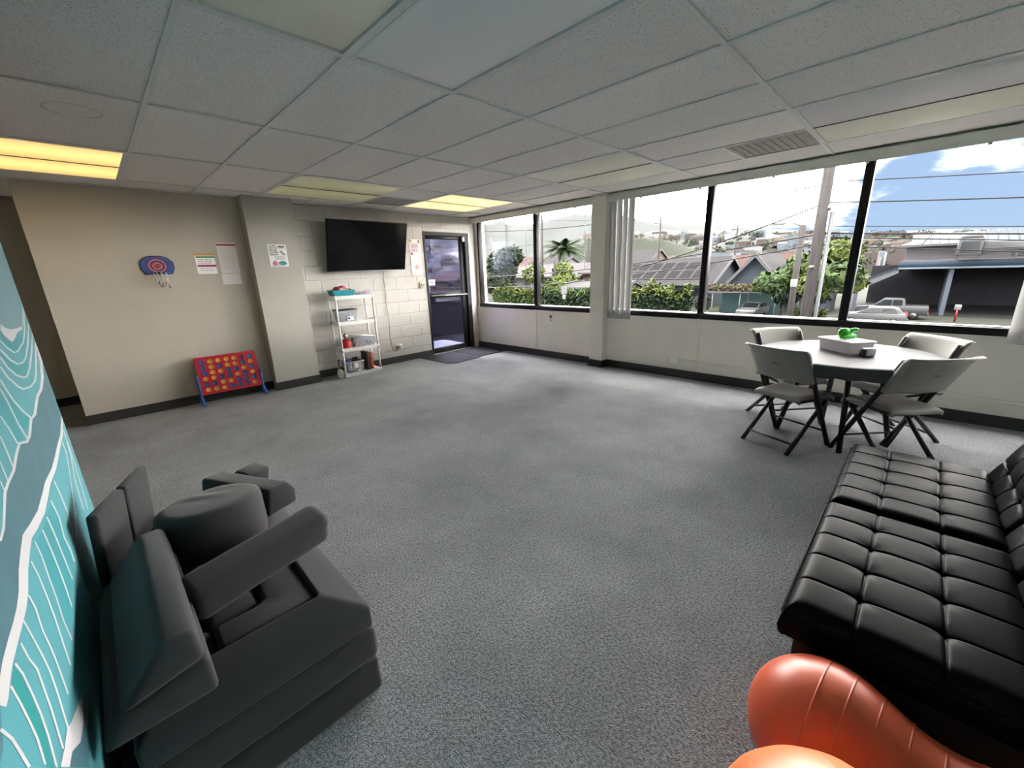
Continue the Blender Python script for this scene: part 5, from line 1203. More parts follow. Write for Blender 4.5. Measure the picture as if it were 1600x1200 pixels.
tree('street_tree', 'pale green tree beside the blue roofed building', (58, 8.3, GZ), [(rr.gauss(0, 1.0), rr.gauss(0, 1.4), 4.4+rr.random()*1.4, 1.2+rr.random()*.5) for _ in range(9)], [leafA, leafD], .36, .2, 420, 7)
tree('street_tree', 'small conical tree beside the pergola', (48.5, 17.6, GZ), [(0, 0, 1.0, .9), (0, 0, 1.7, .75), (0, 0, 2.3, .5), (0, 0, 2.7, .3)], [leafD, leafD], .25, .1, 900, 8)
# hedges
def hedge(label, y0, y1, x, h, lm, seed, bumps=0.25):
    e = empty('hedge', (x, (y0+y1)/2, GZ), 0, label, 'hedge', 'hedges across the street'); rr = random.Random(seed); L = (y1-y0)
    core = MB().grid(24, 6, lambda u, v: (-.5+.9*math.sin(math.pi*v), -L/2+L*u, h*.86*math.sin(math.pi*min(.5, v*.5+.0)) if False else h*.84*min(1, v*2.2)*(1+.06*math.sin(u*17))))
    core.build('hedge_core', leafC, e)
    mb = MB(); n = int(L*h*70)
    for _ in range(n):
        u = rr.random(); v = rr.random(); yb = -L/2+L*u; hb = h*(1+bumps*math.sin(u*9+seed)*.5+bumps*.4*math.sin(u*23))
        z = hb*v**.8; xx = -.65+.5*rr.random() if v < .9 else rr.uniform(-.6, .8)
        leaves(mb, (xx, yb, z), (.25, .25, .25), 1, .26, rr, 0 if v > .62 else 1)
    mb.build('foliage', lm, e)
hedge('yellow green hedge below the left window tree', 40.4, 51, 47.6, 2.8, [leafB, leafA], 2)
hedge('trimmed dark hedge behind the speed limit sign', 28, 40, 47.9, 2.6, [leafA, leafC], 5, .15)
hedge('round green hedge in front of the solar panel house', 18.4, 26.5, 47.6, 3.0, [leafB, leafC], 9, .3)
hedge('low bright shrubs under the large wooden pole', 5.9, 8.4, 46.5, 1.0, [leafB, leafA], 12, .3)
# palm
pl = empty('palm_tree', (58, 44.6, GZ), 0, 'tall palm with drooping fronds above the houses', 'palm tree')
MB().tube([(0, 0, 0), (.1, .1, 4), (0, 0, 8.4)], [.30, .24, .2], 12).build('trunk', mat('palm trunk', (0.0212, 0.0187, 0.0162), .9, noise=.25, scale=5), pl)
rr = random.Random(8)
frm = mat('palm frond', (0.0063, 0.0106, 0.0043), .6, noise=.3, scale=2)
for k in range(26):
    a = 2*math.pi*k/26+rr.random()*.25; el = (0.95, .35, .62, .15)[k % 4]+rr.random()*.15; L = 4.2+rr.random()*.8
    mb = MB(); N = 14; pts = []
    for i in range(N+1):
        s_ = i/N; hx = L*s_*math.cos(el*(1-.3*s_)); hz = L*(s_*math.sin(el)-.62*s_*s_*(.65+.35*math.cos(el)))
        pts.append(Vector((math.cos(a)*hx, math.sin(a)*hx, 8.4+hz)))
    mb.tube(pts, [.05*(1-.8*i/N) for i in range(N+1)], 5)
    side = Vector((-math.sin(a), math.cos(a), 0))
    for i in range(1, N+1):
        for f_ in (0, .5):
            p = pts[i-1].lerp(pts[i], f_); d = (pts[i]-pts[i-1]).normalized(); ll = 1.25*math.sin(math.pi*min(1, .18+.8*i/N))+.15
            for s_ in (-1, 1):
                tip = p+side*s_*ll*.75+d*ll*.45-Vector((0, 0, ll*.45)); mb.add([p-d*.11, p+d*.11, tip], [(0, 1, 2)])
    mb.build('frond', frm, pl)

# ------------------------------------------------------------------ utility poles and lines
def pole(label, x, y, r, top, arms=(), extra=False, lamp=False):
    e = empty('utility_pole', (x, y, GZ), 0, label, 'utility pole', 'wooden utility poles')
    MB().tube([(0, 0, 0), (0, 0, top-GZ)], [r*1.08, r*.86], 16).build('pole', woodp, e)
    for z, w in arms:
        bevelled('crossarm', rbox(-.06, .06, -w, w, z-GZ-.06, z-GZ+.06), woodp, e, .01, 1)
        for yy in (-w*.9, -w*.4, w*.4, w*.9): MB().lathe([(0, 0), (.04, .02), (.05, .08), (.02, .12), (0, .12)], 10, M=Matrix.Translation((0, yy, z-GZ+.06))).build('insulator', mat('insulator grey', (0.0374, 0.0374, 0.0398), .3), e)
    if extra:
        MB().tube([(-.02, -r-.09, 0), (-.02, -r-.09, 2.9-GZ)], .06, 10).build('conduit', mat('galvanised pipe', (0.0261, 0.0280, 0.0311), .4, metal=.4), e)
        MB().tube([(0, 0, 3.05-GZ), (0, -r-.05, 3.02-GZ)], .09, 10).build('clamp', mat('dark steel', (0.0063, 0.0063, 0.0063), .5, metal=.5), e)
        bevelled('bracket', rbox(-.5, -.1, -.05, .05, 1.2-GZ, 1.28-GZ), mat('dark steel', (0.0063, 0.0063, 0.0063), .5, metal=.5), e, .01, 1)
    if lamp:
        MB().tube([(0, 0, top-GZ-.1), (0, .5, top-GZ+.15), (0, 1.1, top-GZ+.2)], .035, 8).build('lamp_arm', mat('galvanised pipe', (0.0261, 0.0280, 0.0311), .4, metal=.4), e)
        bevelled('lamp_head', rbox(-.12, .12, 1.0, 1.7, top-GZ+.12, top-GZ+.26), mat('lamp grey', (0.0423, 0.0435, 0.0448), .4), e, .04, 2)
        bevelled('notice_box', rbox(-r-.05, -r+.03, -.18, .18, .2-GZ-.4, .2-GZ+.1), mat('notice white', (0.0746, 0.0771, 0.0796), .5), e, .01, 1)
    return e
pole('large grey wooden utility pole close to the window with a metal conduit', 17, 2.72, .17, 6.5, (), True)
pole('brown wooden pole with a street lamp left of the large pole', 32, 6.0, .19, 3.55, (), False, True)
pole('thin utility pole beside the palm in the left window', 50, 42.6, .17, 9.2, ((8.4, 1.0),))
pole('short wooden post beside the thin left utility pole', 50.5, 40.6, .16, 2.6)
pole('distant utility pole behind the solar panel roof', 90, 43.0, .2, 11.5, ((10.2, 1.3),))
pole('distant utility pole right of the solar panel roof', 105, 32.0, .2, 9.5, ((8.6, 1.2),))
def wire(label, p0, p1, sag, r=.014):
    p0, p1 = Vector(p0), Vector(p1); n = 28
    pts = [p0.lerp(p1, i/n)-Vector((0, 0, sag*4*(i/n)*(1-i/n))) for i in range(n+1)]
    tag(MB().tube(pts, r, 5).build('power_line', wire_m), label, 'cable', 'overhead lines')
wire('topmost overhead line right of the large pole', (17, 2.72, 3.80), (17.6, -30, 2.4), .5)
wire('second overhead line right of the large pole from its clamp', (17, 2.6, 3.18), (17.6, -30, 1.9), .5, .018)
wire('third overhead line right of the large pole', (17, 2.72, 2.50), (17.6, -30, .9), .4, .011)
wire('lower thick overhead line right of the large pole', (17, 2.72, 2.28), (17.6, -30, .8), .35, .022)
wire('lower thin overhead line right of the large pole', (17, 2.72, 2.16), (17.6, -30, .6), .4, .014)
wire('lowest overhead line right of the large pole', (17, 2.72, 1.92), (17.6, -30, .4), .5, .014)
wire('topmost overhead line left of the large pole', (17, 2.72, 3.74), (18.5, 34, 6.0), 1.2, .020)
wire('sagging overhead line from the large pole clamp to the left', (17, 2.85, 3.12), (19, 34, 2.9), 2.6, .024)
wire('upper thick overhead line left of the large pole', (17, 2.72, 2.25), (19, 40, 2.3), 1.2, .022)
wire('lower thick overhead line left of the large pole', (17, 2.72, 1.95), (19, 40, 1.6), 1.4, .020)
wire('high thin line across the left windows', (49.8, 42.6, 8.46), (46, 8, 7.2), .8, .02)
wire('second thin line across the left windows', (49.8, 42.6, 5.2), (44, 80, 6.3), .9, .025)
wire('low line across the left windows', (50, 42.5, 2.2), (48, 90, 2.2), .7, .03)
wire('lower line across the left windows at hedge height', (50, 42.5, 1.1), (48, 90, .9), .7, .03)

# ------------------------------------------------------------------ speed limit sign
sg = empty('speed_sign', (46.15, 35.45, GZ), 0, 'white speed limit 25 sign on a thin post before the hedge', 'road sign')
sg.rotation_euler = (0, 0, math.radians(128))   # faces the window
MB().tube([(0, 0, 0), (0, 0, 3.1)], .045, 8).build('post', mat('galvanised pipe', (0.0261, 0.0280, 0.0311), .4, metal=.4), sg)
sgw = mat('sign white', (0.0448, 0.0448, 0.0463), .5)
fy_ = lambda x, y, z: Matrix(((-1, 0, 0, x), (0, 0, 1, y), (0, 1, 0, z), (0, 0, 0, 1)))
bevelled('limit_plate', rbox(-.40, .40, .05, .065, 1.98, 3.0), sgw, sg, .02, 2); bevelled('lower_plate', rbox(-.24, .24, .05, .065, 1.28, 1.92), sgw, sg, .02, 2)
text_mesh('lettering', 'SPEED\nLIMIT', .17, ink_m, sg, fy_(0, .068, 2.95), 'CENTER', .006, .9); text_mesh('numerals', '25', .54, ink_m, sg, fy_(0, .068, 2.52), 'CENTER', .02)
MB().box(-.02, .02, .066, .069, 1.4, 1.8).build('plate_mark', grey_ink, sg)

# ------------------------------------------------------------------ houses
hw_ = mat('house wall pale', (0.0324, 0.0311, 0.0311), .8, noise=.06, scale=.6); hw2 = mat('house wall blue grey', (0.0112, 0.0143, 0.0187), .8, noise=.08, scale=.6); hw3 = mat('house wall pink', (0.0324, 0.0149, 0.0137), .8, noise=.06, scale=.6)
shing = mat('grey shingles', (0.0070, 0.0065, 0.0074), .9, noise=.25, scale=3, stretch=(1, 1, 6)); shing2 = mat('brown red shingles', (0.0143, 0.0063, 0.0056), .9, noise=.2, scale=3)
trimw = mat('house trim', (0.0236, 0.0242, 0.0261), .6); wglass = mat('house window glass', (0.0038, 0.0050, 0.0063), .15)
def house(label, x0, x1, y0, y1, wall_h, ridge, ov=.6, roof_m=shing, wall_m=hw_, axis='y', wins=(), cat='house', name='house'):
    # gabled house, ridge along axis; windows on the side facing the street (-x)
    cx, cy = (x0+x1)/2, (y0+y1)/2
    e = empty(name, (cx, cy, GZ), 0, label, cat); X, Y = (x1-x0)/2, (y1-y0)/2
    MB().box(-X, X, -Y, Y, 0, wall_h).build('walls', wall_m, e)
    t_ = .18
    if axis == 'y':
        sl = (ridge-wall_h)/X; dz = ov*sl
        pr = [(-X-ov, wall_h-dz), (0, ridge), (X+ov, wall_h-dz), (X+ov, wall_h-dz+t_), (0, ridge+t_), (-X-ov, wall_h-dz+t_)]
        MB().prism(pr, 'y', -Y-ov, Y+ov).build('roof', roof_m, e)
        g = MB(); g.prism([(-X, wall_h), (X, wall_h), (0, ridge)], 'y', -Y, -Y+.1); g.prism([(-X, wall_h), (X, wall_h), (0, ridge)], 'y', Y-.1, Y); g.build('gable', wall_m, e)
        for s in (-1, 1):
            yy = s*(Y+ov); b_ = MB(); b_.prism([(-X-ov-.02, wall_h-dz-.2), (0, ridge-.22), (X+ov+.02, wall_h-dz-.2), (X+ov+.02, wall_h-dz+t_+.05), (0, ridge+t_+.06), (-X-ov-.02, wall_h-dz+t_+.05)], 'y', yy-.05, yy+.05); b_.build('barge_board', trimw, e)
        MB().box(-X-ov-.08, -X-ov+.04, -Y-ov, Y+ov, wall_h-dz-.08, wall_h-dz+t_).build('gutter', trimw, e)
    else:
        sl = (ridge-wall_h)/Y; dz = ov*sl
        MB().prism([(-Y-ov, wall_h-dz), (0, ridge), (Y+ov, wall_h-dz), (Y+ov, wall_h-dz+t_), (0, ridge+t_), (-Y-ov, wall_h-dz+t_)], 'x', -X-ov, X+ov).build('roof', roof_m, e)
        MB().prism([(-Y, wall_h), (Y, wall_h), (0, ridge)], 'x', -X, -X+.1).build('gable', wall_m, e)
        MB().prism([(-Y-ov-.02, wall_h-dz-.2), (0, ridge-.25), (Y+ov+.02, wall_h-dz-.2), (Y+ov+.02, wall_h-dz+t_+.05), (0, ridge+t_+.06), (-Y-ov-.02, wall_h-dz+t_+.05)], 'x', -X-ov-.06, -X-ov+.06).build('barge_board', trimw, e)
    for (wy, wz, ww, wh) in wins:
        f = MB().box(-X-.06, -X+.02, wy-ww/2-.08, wy+ww/2+.08, wz-.08, wz+wh+.08).build('window', trimw, e); MB().box(-X-.09, -X-.06, wy-ww/2, wy+ww/2, wz, wz+wh).build('pane', wglass, f)
    return e
sol = house('long dark roofed house with rows of solar panels', 56, 68, 19.6, 37.5, 3.15, 6.15, .7, shing, hw2, 'y', ((-7, 1.2, 1.4, 1.2), (-3.4, 1.2, 1.4, 1.2), (.5, 1.2, 1.6, 1.2), (4.6, 1.2, 1.4, 1.2)))
pan = mat('solar cell', (0.0020, 0.0018, 0.0024), .6, noise=.1, scale=.8, spec=.03); pfr = mat('solar frame', (0.0239, 0.0239, 0.0249), .4)
X = 6.0; slope = math.atan2(3.0, 6.0)
for r in range(2):
    for k in range(9):
        y = -7.9+1.78*k
        p = MB().box(0, 2.35, 0, 1.66, 0, .05); o = p.build('solar_panel', pfr, sol); o.location = (-5.75+r*2.2, y-.0, 3.15+(.25+r*2.2)*math.tan(slope)+.26); o.rotation_euler = (0, -slope, 0)
        MB().box(.06, 2.29, .06, 1.60, .05, .06).build('cells', pan, o)
house('dark gabled house with a blue white barge board', 51, 60, 10.6, 16.0, 3.05, 6.15, .6, shing, hw2, 'x', ((-1.2, 1.2, 1.2, 1.2), (1.2, 1.2, 1.2, 1.2)))
house('low grey roofed porch house left of the trees', 53, 60, 7.0, 9.3, 3.0, 5.3, .5, shing, hw2, 'x')
house('house with a brown red roof behind the gabled house', 72, 82, 11.5, 23.5, 4.6, 6.4, .6, shing2, hw_, 'y')
house('pale low house behind the left hedge', 66, 76, 47, 68, 4.1, 6.2, .8, mat('pale roof', (0.0178, 0.0167, 0.0176), .8, noise=.1, scale=1), hw_, 'y', ((-6, 2, 1.6, 1.3), (-2, 2, 1.6, 1.3), (3, 2, 1.6, 1.3), (7, 2, 1.6, 1.3)))
house('pinkish house at the edge of the column', 64, 72, 38.4, 44.9, 4.6, 6.3, .6, mat('pale roof', (0.0178, 0.0167, 0.0176), .8), hw3, 'y', ((-1.5, 2.2, 1.2, 1.3), (1.5, 2.2, 1.2, 1.3)))
house('low flat shed roof behind the trimmed hedge', 50, 54.6, 28.5, 38.5, 2.7, 3.4, .5, mat('pale roof', (0.0178, 0.0167, 0.0176), .8), hw_, 'y')
for k, (x, y, w, d, h, c) in enumerate(((95, 75, 12, 14, 8.5, 'white'), (110, 95, 14, 12, 9.5, 'grey'), (120, 60, 12, 16, 10, 'tan'), (85, 108, 14, 12, 7.5, 'blue'), (70, 88, 12, 12, 6.5, 'cream'), (58, 75, 9, 10, 5.2, 'brown'))):
    cols = {'white': (.06, .06, .06), 'grey': (.032, .032, .034), 'tan': (.038, .030, .023), 'blue': (.022, .029, .038), 'cream': (.049, .045, .036), 'brown': (.023, .016, .012)}
    house(c+' house in the distance beyond the left window trees', x, x+w, y, y+d, h*.7, h, .6, (shing, shing2)[k % 2], mat('far wall '+c, cols[c], .8, noise=.05, scale=.5), 'y', ((-3, h*.35, 1.6, 1.4), (3, h*.35, 1.6, 1.4)))

# pergola with dry vines and the car under it
pg = empty('pergola', (48.5, 13.4, GZ), 0, 'pale pergola covered with dry vines before the gabled house', 'pergola')
pw = mat('pergola white', (0.0448, 0.0460, 0.0473), .6)
for y in (-3.2, 0, 2.7):
    for x in (-1.4, 1.5): MB().tube([(x, y, 0), (x, y, 2.5)], .05, 8).build('post', pw, pg)
for x in (-1.5, 0, 1.5): MB().box(x-.05, x+.05, -3.5, 3.3, 2.42, 2.52).build('beam', pw, pg)
for k in range(14): MB().box(-1.7, 1.7, -3.4+k*.5-.03, -3.4+k*.5+.03, 2.52, 2.60).build('slat', pw, pg)
vm = MB(); rr = random.Random(17)
for _ in range(2600):
    leaves(vm, (rr.uniform(-1.7, 1.7), rr.uniform(-3.5, 3.4), 2.62+rr.random()*.55), (.2, .2, .12), 1, .17, rr, 0 if rr.random() < .75 else 1)
vm.build('dry_vines', [mat('dry vine', (0.0212, 0.0155, 0.0131), .9, noise=.3, scale=2), leafB], pg)
MB().box(2.0, 2.1, -3.0, 3.0, 0, 2.3).build('back_screen', mat('screen teal', (0.0124, 0.0248, 0.0273), .7, noise=.1, scale=1), pg)

# ------------------------------------------------------------------ vehicles
tyre = mat('tyre', (0.0025, 0.0025, 0.0025), .8); rimm = mat('wheel rim', (0.0435, 0.0435, 0.0448), .3, metal=.8); cglass = mat('car glass', (0.0031, 0.0038, 0.0043), .08, spec=.2); tail = mat('tail lamp', (0.0498, 0.0025, 0.0038), .3); headl = mat('head lamp', (0.0622, 0.0622, 0.0647), .2)
def car(label, loc, rz, side, roofline, L, Wd, paint, wheels, wr=.34, glass=(), name='car', cat='car', bed=None):
    # side: closed outline (y along the car, z); roofline: cabin outline
    e = empty(name, loc, rz, label, cat)
    bevelled('body', MB().prism(side, 'x', -Wd/2, Wd/2), paint, e, .07, 3)
    cab = MB(); n = len(roofline); vs = [(-Wd/2+.06+(.14 if z > roofline[0][1]+.25 else 0), y, z) for y, z in roofline]+[(Wd/2-.06-(.14 if z > roofline[0][1]+.25 else 0), y, z) for y, z in roofline]
    cab.add(vs, [tuple(range(n))[::-1], tuple(range(n, 2*n))]+[(i, (i+1) % n, n+(i+1) % n, n+i) for i in range(n)])
    bevelled('cabin', cab, paint, e, .05, 2)
    for g in glass:
        for s in (-1, 1):
            q = [(s*(Wd/2-.055-(.14 if z > roofline[0][1]+.25 else .0)+.02), y, z) for y, z in g]; MB().add(q, [tuple(range(len(q))) if s > 0 else tuple(range(len(q)))[::-1]]).build('side_window', cglass, e)
    z0 = roofline[0][1]; zt = max(z for y, z in roofline); ya = roofline[0][0]; yb = max(y for y, z in roofline)
    yta = min(y for y, z in roofline if z > zt-.05); ytb = max(y for y, z in roofline if z > zt-.05)
    for (y0_, y1_, nm, sg_) in ((ya, yta, 'rear_window', -1), (yb, ytb, 'windscreen', 1)):
        q = [(-Wd/2+.16, y0_*.85+y1_*.15+sg_*.03, z0+(zt-z0)*.15), (Wd/2-.16, y0_*.85+y1_*.15+sg_*.03, z0+(zt-z0)*.15), (Wd/2-.26, y0_*.12+y1_*.88+sg_*.03, z0+(zt-z0)*.88), (-Wd/2+.26, y0_*.12+y1_*.88+sg_*.03, z0+(zt-z0)*.88)]
        MB().add(q, [(0, 1, 2, 3)]).build(nm, cglass, e)
    ymin, ymax = min(p[0] for p in side), max(p[0] for p in side); zm = .72
    for s in (-1, 1):
        for y in wheels:
            w = MB().lathe([(0, -.11), (wr*.62, -.11), (wr, -.09), (wr, .09), (wr*.62, .11), (0, .11)], 22, M=Matrix.Translation((s*(Wd/2-.10), y, wr)) @ Matrix.Rotation(math.pi/2, 4, 'Y')).build('wheel', tyre, e)
            MB().lathe([(0, -.118), (wr*.56, -.118), (wr*.6, -.10), (wr*.6, .10), (wr*.56, .118), (0, .118)], 16, M=Matrix.Translation((s*(Wd/2-.10), y, wr)) @ Matrix.Rotation(math.pi/2, 4, 'Y')).build('hubcap', rimm, w)
        bevelled('tail_lamp', rbox(s*(Wd/2-.12)-.10, s*(Wd/2-.12)+.10, ymin-.02, ymin+.16, zm, zm+.28), tail, e, .02, 1); bevelled('head_lamp', rbox(s*(Wd/2-.2)-.14, s*(Wd/2-.2)+.14, ymax-.12, ymax+.02, zm-.05, zm+.12), headl, e, .03, 2)
    bevelled('bumper', rbox(-Wd/2+.03, Wd/2-.03, ymin-.06, ymin+.1, .38, .58), mat('bumper grey', (0.0149, 0.0149, 0.0155), .4), e, .03, 2); bevelled('bumper', rbox(-Wd/2+.03, Wd/2-.03, ymax-.1, ymax+.06, .38, .58), mat('bumper grey', (0.0149, 0.0149, 0.0155), .4), e, .03, 2)
    return e
gry = mat('car paint grey', (0.0137, 0.0143, 0.0155), .3, spec=.15, metal=.3); wht = mat('car paint silver', (0.0207, 0.0213, 0.0225), .3, spec=.15); slv = mat('car paint pale', (0.0194, 0.0201, 0.0216), .3, spec=.15)
car('grey pickup truck parked before the dark carport', (52, 1.9, GZ), 0, [(-2.5, .45), (2.5, .45), (2.55, .9), (2.4, 1.10), (1.3, 1.18), (-2.5, 1.18)], [(-1.0, 1.10), (-.85, 1.75), (-.6, 1.82), (.55, 1.82), (1.35, 1.12)], 5, 1.95, gry, (-1.6, 1.6), .38, (((-.78, 1.22), (-.70, 1.70), (-.12, 1.70), (-.12, 1.22)), ((-.02, 1.22), (-.02, 1.70), (.50, 1.70), (1.02, 1.22))), 'pickup_truck', 'truck')
car('silver car parked in front of the grey pickup', (46.5, 2.75, GZ), math.radians(4), [(-2.1, .35), (2.1, .35), (2.15, .7), (1.9, .88), (1.1, .95), (-2.0, .98), (-2.15, .8)], [(-1.95, .92), (-1.6, 1.38), (-1.2, 1.48), (.2, 1.48), (1.15, .93)], 4.3, 1.78, wht, (-1.35, 1.35), .33, (((-1.55, 1.02), (-1.3, 1.36), (-.55, 1.38), (-.55, 1.02)), ((-.45, 1.02), (-.45, 1.38), (.15, 1.38), (.75, 1.02))))
car('pale car parked under the vine covered pergola', (47.6, 12.2, GZ), math.radians(86), [(-2.1, .35), (2.1, .35), (2.15, .7), (1.9, .88), (1.1, .95), (-2.0, .98), (-2.15, .8)], [(-1.95, .92), (-1.6, 1.38), (-1.2, 1.48), (.2, 1.48), (1.15, .93)], 4.3, 1.78, slv, (-1.35, 1.35), .33, (((-1.55, 1.02), (-1.3, 1.36), (-.55, 1.38), (-.55, 1.02)), ((-.45, 1.02), (-.45, 1.38), (.15, 1.38), (.75, 1.02))))

# ------------------------------------------------------------------ blue roofed building with an open carport
bd = empty('carport_building', (56, -5, GZ), 0, 'grey building with blue metal roofs and a dark open carport', 'building')
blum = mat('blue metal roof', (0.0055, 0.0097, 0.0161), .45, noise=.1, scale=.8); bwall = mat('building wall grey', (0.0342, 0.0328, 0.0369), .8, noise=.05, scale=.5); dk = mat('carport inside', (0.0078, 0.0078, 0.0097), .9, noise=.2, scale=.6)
Y0b, Y1b = -16, 7.0     # building y relative to -5: local = y+5
MB().box(3.0, 20, -16, 6.9, 4.6, 6.6).build('upper_wall', bwall, bd)
rf = MB(); rf.add([(2.2, -16, 6.5), (2.2, 7.5, 6.5), (4.6, 5.4, 7.55), (4.6, -16, 7.75), (20, -16, 7.75), (20, 5.4, 7.55), (20, 7.5, 6.5)], [(0, 1, 2, 3), (3, 2, 5, 4), (1, 6, 5, 2)]); ro = rf.build('upper_roof', blum, bd)
fa = MB().box(2.1, 2.3, -16, 7.5, 6.35, 6.55); fa.build('upper_fascia', trimw, bd)
for k in range(36):
    y = -15.8+k*.62; sg_ = MB().tube([(2.2, y, 6.53), (4.6, min(y, 5.3), 7.60+.03)], .03, 5); sg_.build('roof_seam', trimw, ro)
MB().box(-.6, 3.0, -16, 7.0, 4.95, 5.05).build('canopy_deck', trimw, bd)
bevelled('canopy_fascia', rbox(-.7, -.5, -16, 7.1, 4.45, 5.0), blum, bd, .02, 1); MB().box(-.75, -.45, -16, 7.1, 4.30, 4.45).build('canopy_gutter', mat('pale blue metal', (0.0374, 0.0473, 0.0572), .5), bd)
MB().prism([(7.0, 4.45), (10.6, 2.75), (10.6, 2.25), (9.6, 2.45), (7.0, 3.95)], 'x', -.6, 12).build('side_awning', mat('awning pale', (0.0299, 0.0318, 0.0359), .6), bd)
MB().prism([(7.0, 4.55), (10.75, 2.80), (10.75, 2.68), (7.0, 4.43)], 'x', -.75, 12).build('awning_roof', blum, bd)
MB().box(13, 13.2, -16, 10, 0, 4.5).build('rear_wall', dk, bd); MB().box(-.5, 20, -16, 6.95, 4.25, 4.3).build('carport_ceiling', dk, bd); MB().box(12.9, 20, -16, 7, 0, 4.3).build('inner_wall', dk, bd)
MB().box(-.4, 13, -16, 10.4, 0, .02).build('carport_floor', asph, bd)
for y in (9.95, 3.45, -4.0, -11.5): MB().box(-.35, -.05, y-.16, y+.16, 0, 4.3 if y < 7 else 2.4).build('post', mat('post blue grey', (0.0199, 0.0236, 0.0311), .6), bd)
for x in (4, 8): MB().box(x, x+.3, 3.3, 3.6, 0, 4.3).build('post', mat('post blue grey', (0.0199, 0.0236, 0.0311), .6), bd)
MB().box(2.9, 3.0, -1.2, -.2, 4.95+.3, 5.6).build('wall_vent', wglass, bd)
ac = empty('rooftop_unit', (54.6, -3.6, GZ+5.05), 0, 'grey rooftop air handler with ducts on the canopy', 'air conditioner')
alm = mat('galvanised duct', (0.0224, 0.0231, 0.0247), .45, metal=.3, noise=.1, scale=1)
bevelled('cabinet', rbox(-.4, 1.2, .6, 2.1, .35, 1.75), alm, ac, .05, 2); MB().box(-.44, -.40, .8, 1.9, .6, 1.5).build('grille', wglass, ac)
MB().lathe([(0, 0), (.7, 0), (.7, .25), (.4, .55), (0, .62)], 20, M=Matrix.Translation((.4, 1.35, 1.72))).build('fan_cowl', alm, ac)
bevelled('duct', MB().prism([(.6, .4), (.6, 1.5), (-1.6, 1.3), (-3.2, .75), (-3.2, .35), (-1.4, .7)], 'x', -.1, .9), alm, ac, .04, 2)
for y in (.7, 2.0, -1.4, -2.8): MB().box(0, .1, y-.05, y+.05, 0, .45).build('leg', alm, ac)
tr2 = MB().tube([(-.3, -5, .9), (-.3, 2.6, .9)], .03, 6).build('guard_rail', alm, ac)
wp = empty('warning_post', (50.8, -2.3, GZ), 0, 'small red and white post sign in the carport', 'sign')
MB().tube([(0, 0, 0), (0, 0, 1.1)], .06, 8).build('post', tail, wp); bevelled('plate', rbox(-.03, .03, -.2, .2, 1.0, 1.45), sgw, wp, .02, 1)

# ------------------------------------------------------------------ hills
hillm = mat('hill green', (0.0019, 0.0031, 0.0008), .95, noise=.35, scale=.03, detail=8); hillf = mat('far ridge', (0.0161, 0.0177, 0.0182), .95, noise=.2, scale=.012, detail=8); hilld = mat('built hillside', (0.0213, 0.0224, 0.0213), .95, noise=.4, scale=.06, detail=10)  # far ridge: distance haze is put into its pale blue-grey colour
def ridge(name, pts, depth, m, amp, seed, n=110):
    # pts: crest polyline in plan with heights; the slope runs down towards the town and away behind
    rr = random.Random(seed); ph = [(rr.random()*6, rr.uniform(.5, 3), rr.random()) for _ in range(12)]
    def crest(u):
        s_ = u*(len(pts)-1); i = min(int(s_), len(pts)-2); f = s_-i; f = f*f*(3-2*f); a, b = Vector(pts[i]), Vector(pts[i+1]); return a.lerp(b, f)
    mb = MB(); K = 14
    def fn(u, v):
        c = crest(u); d = Vector((c.x, c.y)).normalized(); s_ = (v*2-1)
        hfac = max(0, 1-abs(s_))**.85; off = s_*depth
        nz_ = sum(math.sin(u*40*p[1]+v*9*p[2]+p[0]) for p in ph)/12
        z = GZ-.5+(c.z-GZ)*hfac*(1+amp*nz_)
        return (c.x+d.x*off, c.y+d.y*off, z)
    mb.grid(n, K*2, fn); o = mb.build(name, m); o['kind'] = 'structure'; return o
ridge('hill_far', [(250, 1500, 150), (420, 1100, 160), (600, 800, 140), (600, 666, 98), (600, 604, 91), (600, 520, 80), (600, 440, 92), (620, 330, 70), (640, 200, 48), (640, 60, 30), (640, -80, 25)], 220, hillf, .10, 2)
ridge('hill_green', [(300, 262, 2), (300, 235, 14), (300, 205, 25), (300, 175, 25), (300, 142, 19.5), (300, 118, 12), (300, 95, 5)], 90, hillm, .10, 5)
ridge('hill_built', [(480, 330, 40), (490, 260, 42), (500, 190, 38), (500, 125, 28), (500, 70, 17), (500, 20, 16), (500, -60, 14)], 130, hilld, .10, 8)
ridge('hill_north', [(40, 420, 44), (110, 380, 36), (180, 340, 28), (240, 300, 12)], 110, hilld, .10, 9, 60)
hs = MB(); rr = random.Random(33); hcols = [mat('speck white', (0.0622, 0.0622, 0.0647), .7), mat('speck tan', (0.0398, 0.0336, 0.0298), .7), mat('speck roof', (0.0199, 0.0162, 0.0162), .8), mat('speck blue', (0.0298, 0.0374, 0.0448), .7)]
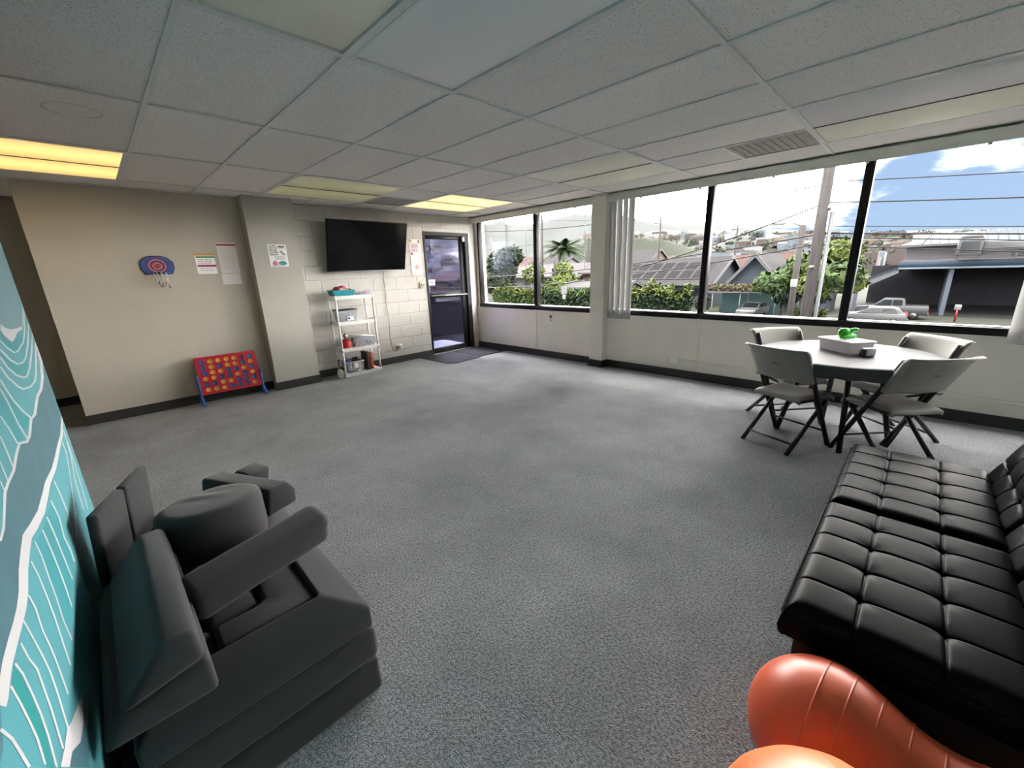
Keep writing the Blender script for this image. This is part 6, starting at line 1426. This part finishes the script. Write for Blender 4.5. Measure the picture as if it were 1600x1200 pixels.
def specks(n, fx_, mi=None):
    for _ in range(n):
        x, y, z = fx_(); w, d, h = rr.uniform(3, 6), rr.uniform(3, 7), rr.uniform(2, 4.5); hs.box(x-w, x+w, y-d, y+d, z-3, z+h, rr.randrange(4))
def on_built(): 
    u = rr.random(); k = rr.uniform(.15, .98); yb = 330-390*u; hz = 42-28*u; return (480-130*(1-k), yb*(1-.25*(1-k)), GZ+(hz-GZ)*k**.85)
def on_flat(): x = rr.uniform(130, 270); return (x, x*rr.uniform(.05, 1.25), rr.uniform(-3, 1.5))
def on_north(): k = rr.uniform(.1, .98); u = rr.random(); x = 40+200*u; y = 420-120*u; q = 1-.28*(1-k); return (x*q, y*q, GZ+(42-24*u-GZ)*k**.85)
specks(230, on_built); specks(150, on_flat); specks(120, on_north)
tag(hs.build('hillside_houses', hcols), 'tiny pale houses speckling the far hillside and valley', 'houses', kind='stuff')
ts = MB(); 
def tt(n, f, s0, s1):
    for _ in range(n):
        x, y, z = f(); s_ = rr.uniform(s0, s1); leaves(ts, (x, y, z+s_), (s_*1.3, s_*1.3, s_), 22, s_*.45, rr)
tt(420, on_built, 1.2, 2.6); tt(300, on_flat, 1.0, 2.0); tt(160, on_north, 1.2, 2.4)
tag(ts.build('hillside_trees', mat('far tree green', (0.0106, 0.0137, 0.0075), .9, noise=.3, scale=.1)), 'small distant trees scattered over the valley and hillsides', 'trees', kind='stuff')

# landing outside the door
ld = MB().box(2.0, 6.6, 6.4, 8.1, -.2, -.01).build('landing', mat('landing concrete', (0.0082, 0.0082, 0.0082), .9, noise=.1, scale=2)); ld['kind'] = 'structure'
pw_ = mat('parapet paint', (0.0074, 0.0072, 0.0074), .85, noise=.1, scale=2)
pp = MB(); pp.box(2.0, 6.6, 8.0, 8.15, -.2, .80); pp.box(2.0, 6.6, 8.0, 8.15, .93, 1.02)
for x in (2.0, 3.3, 4.55, 5.42, 6.4): pp.box(x, x+.16, 8.0, 8.15, .80, .93)
po = pp.build('parapet', pw_); po['kind'] = 'structure'
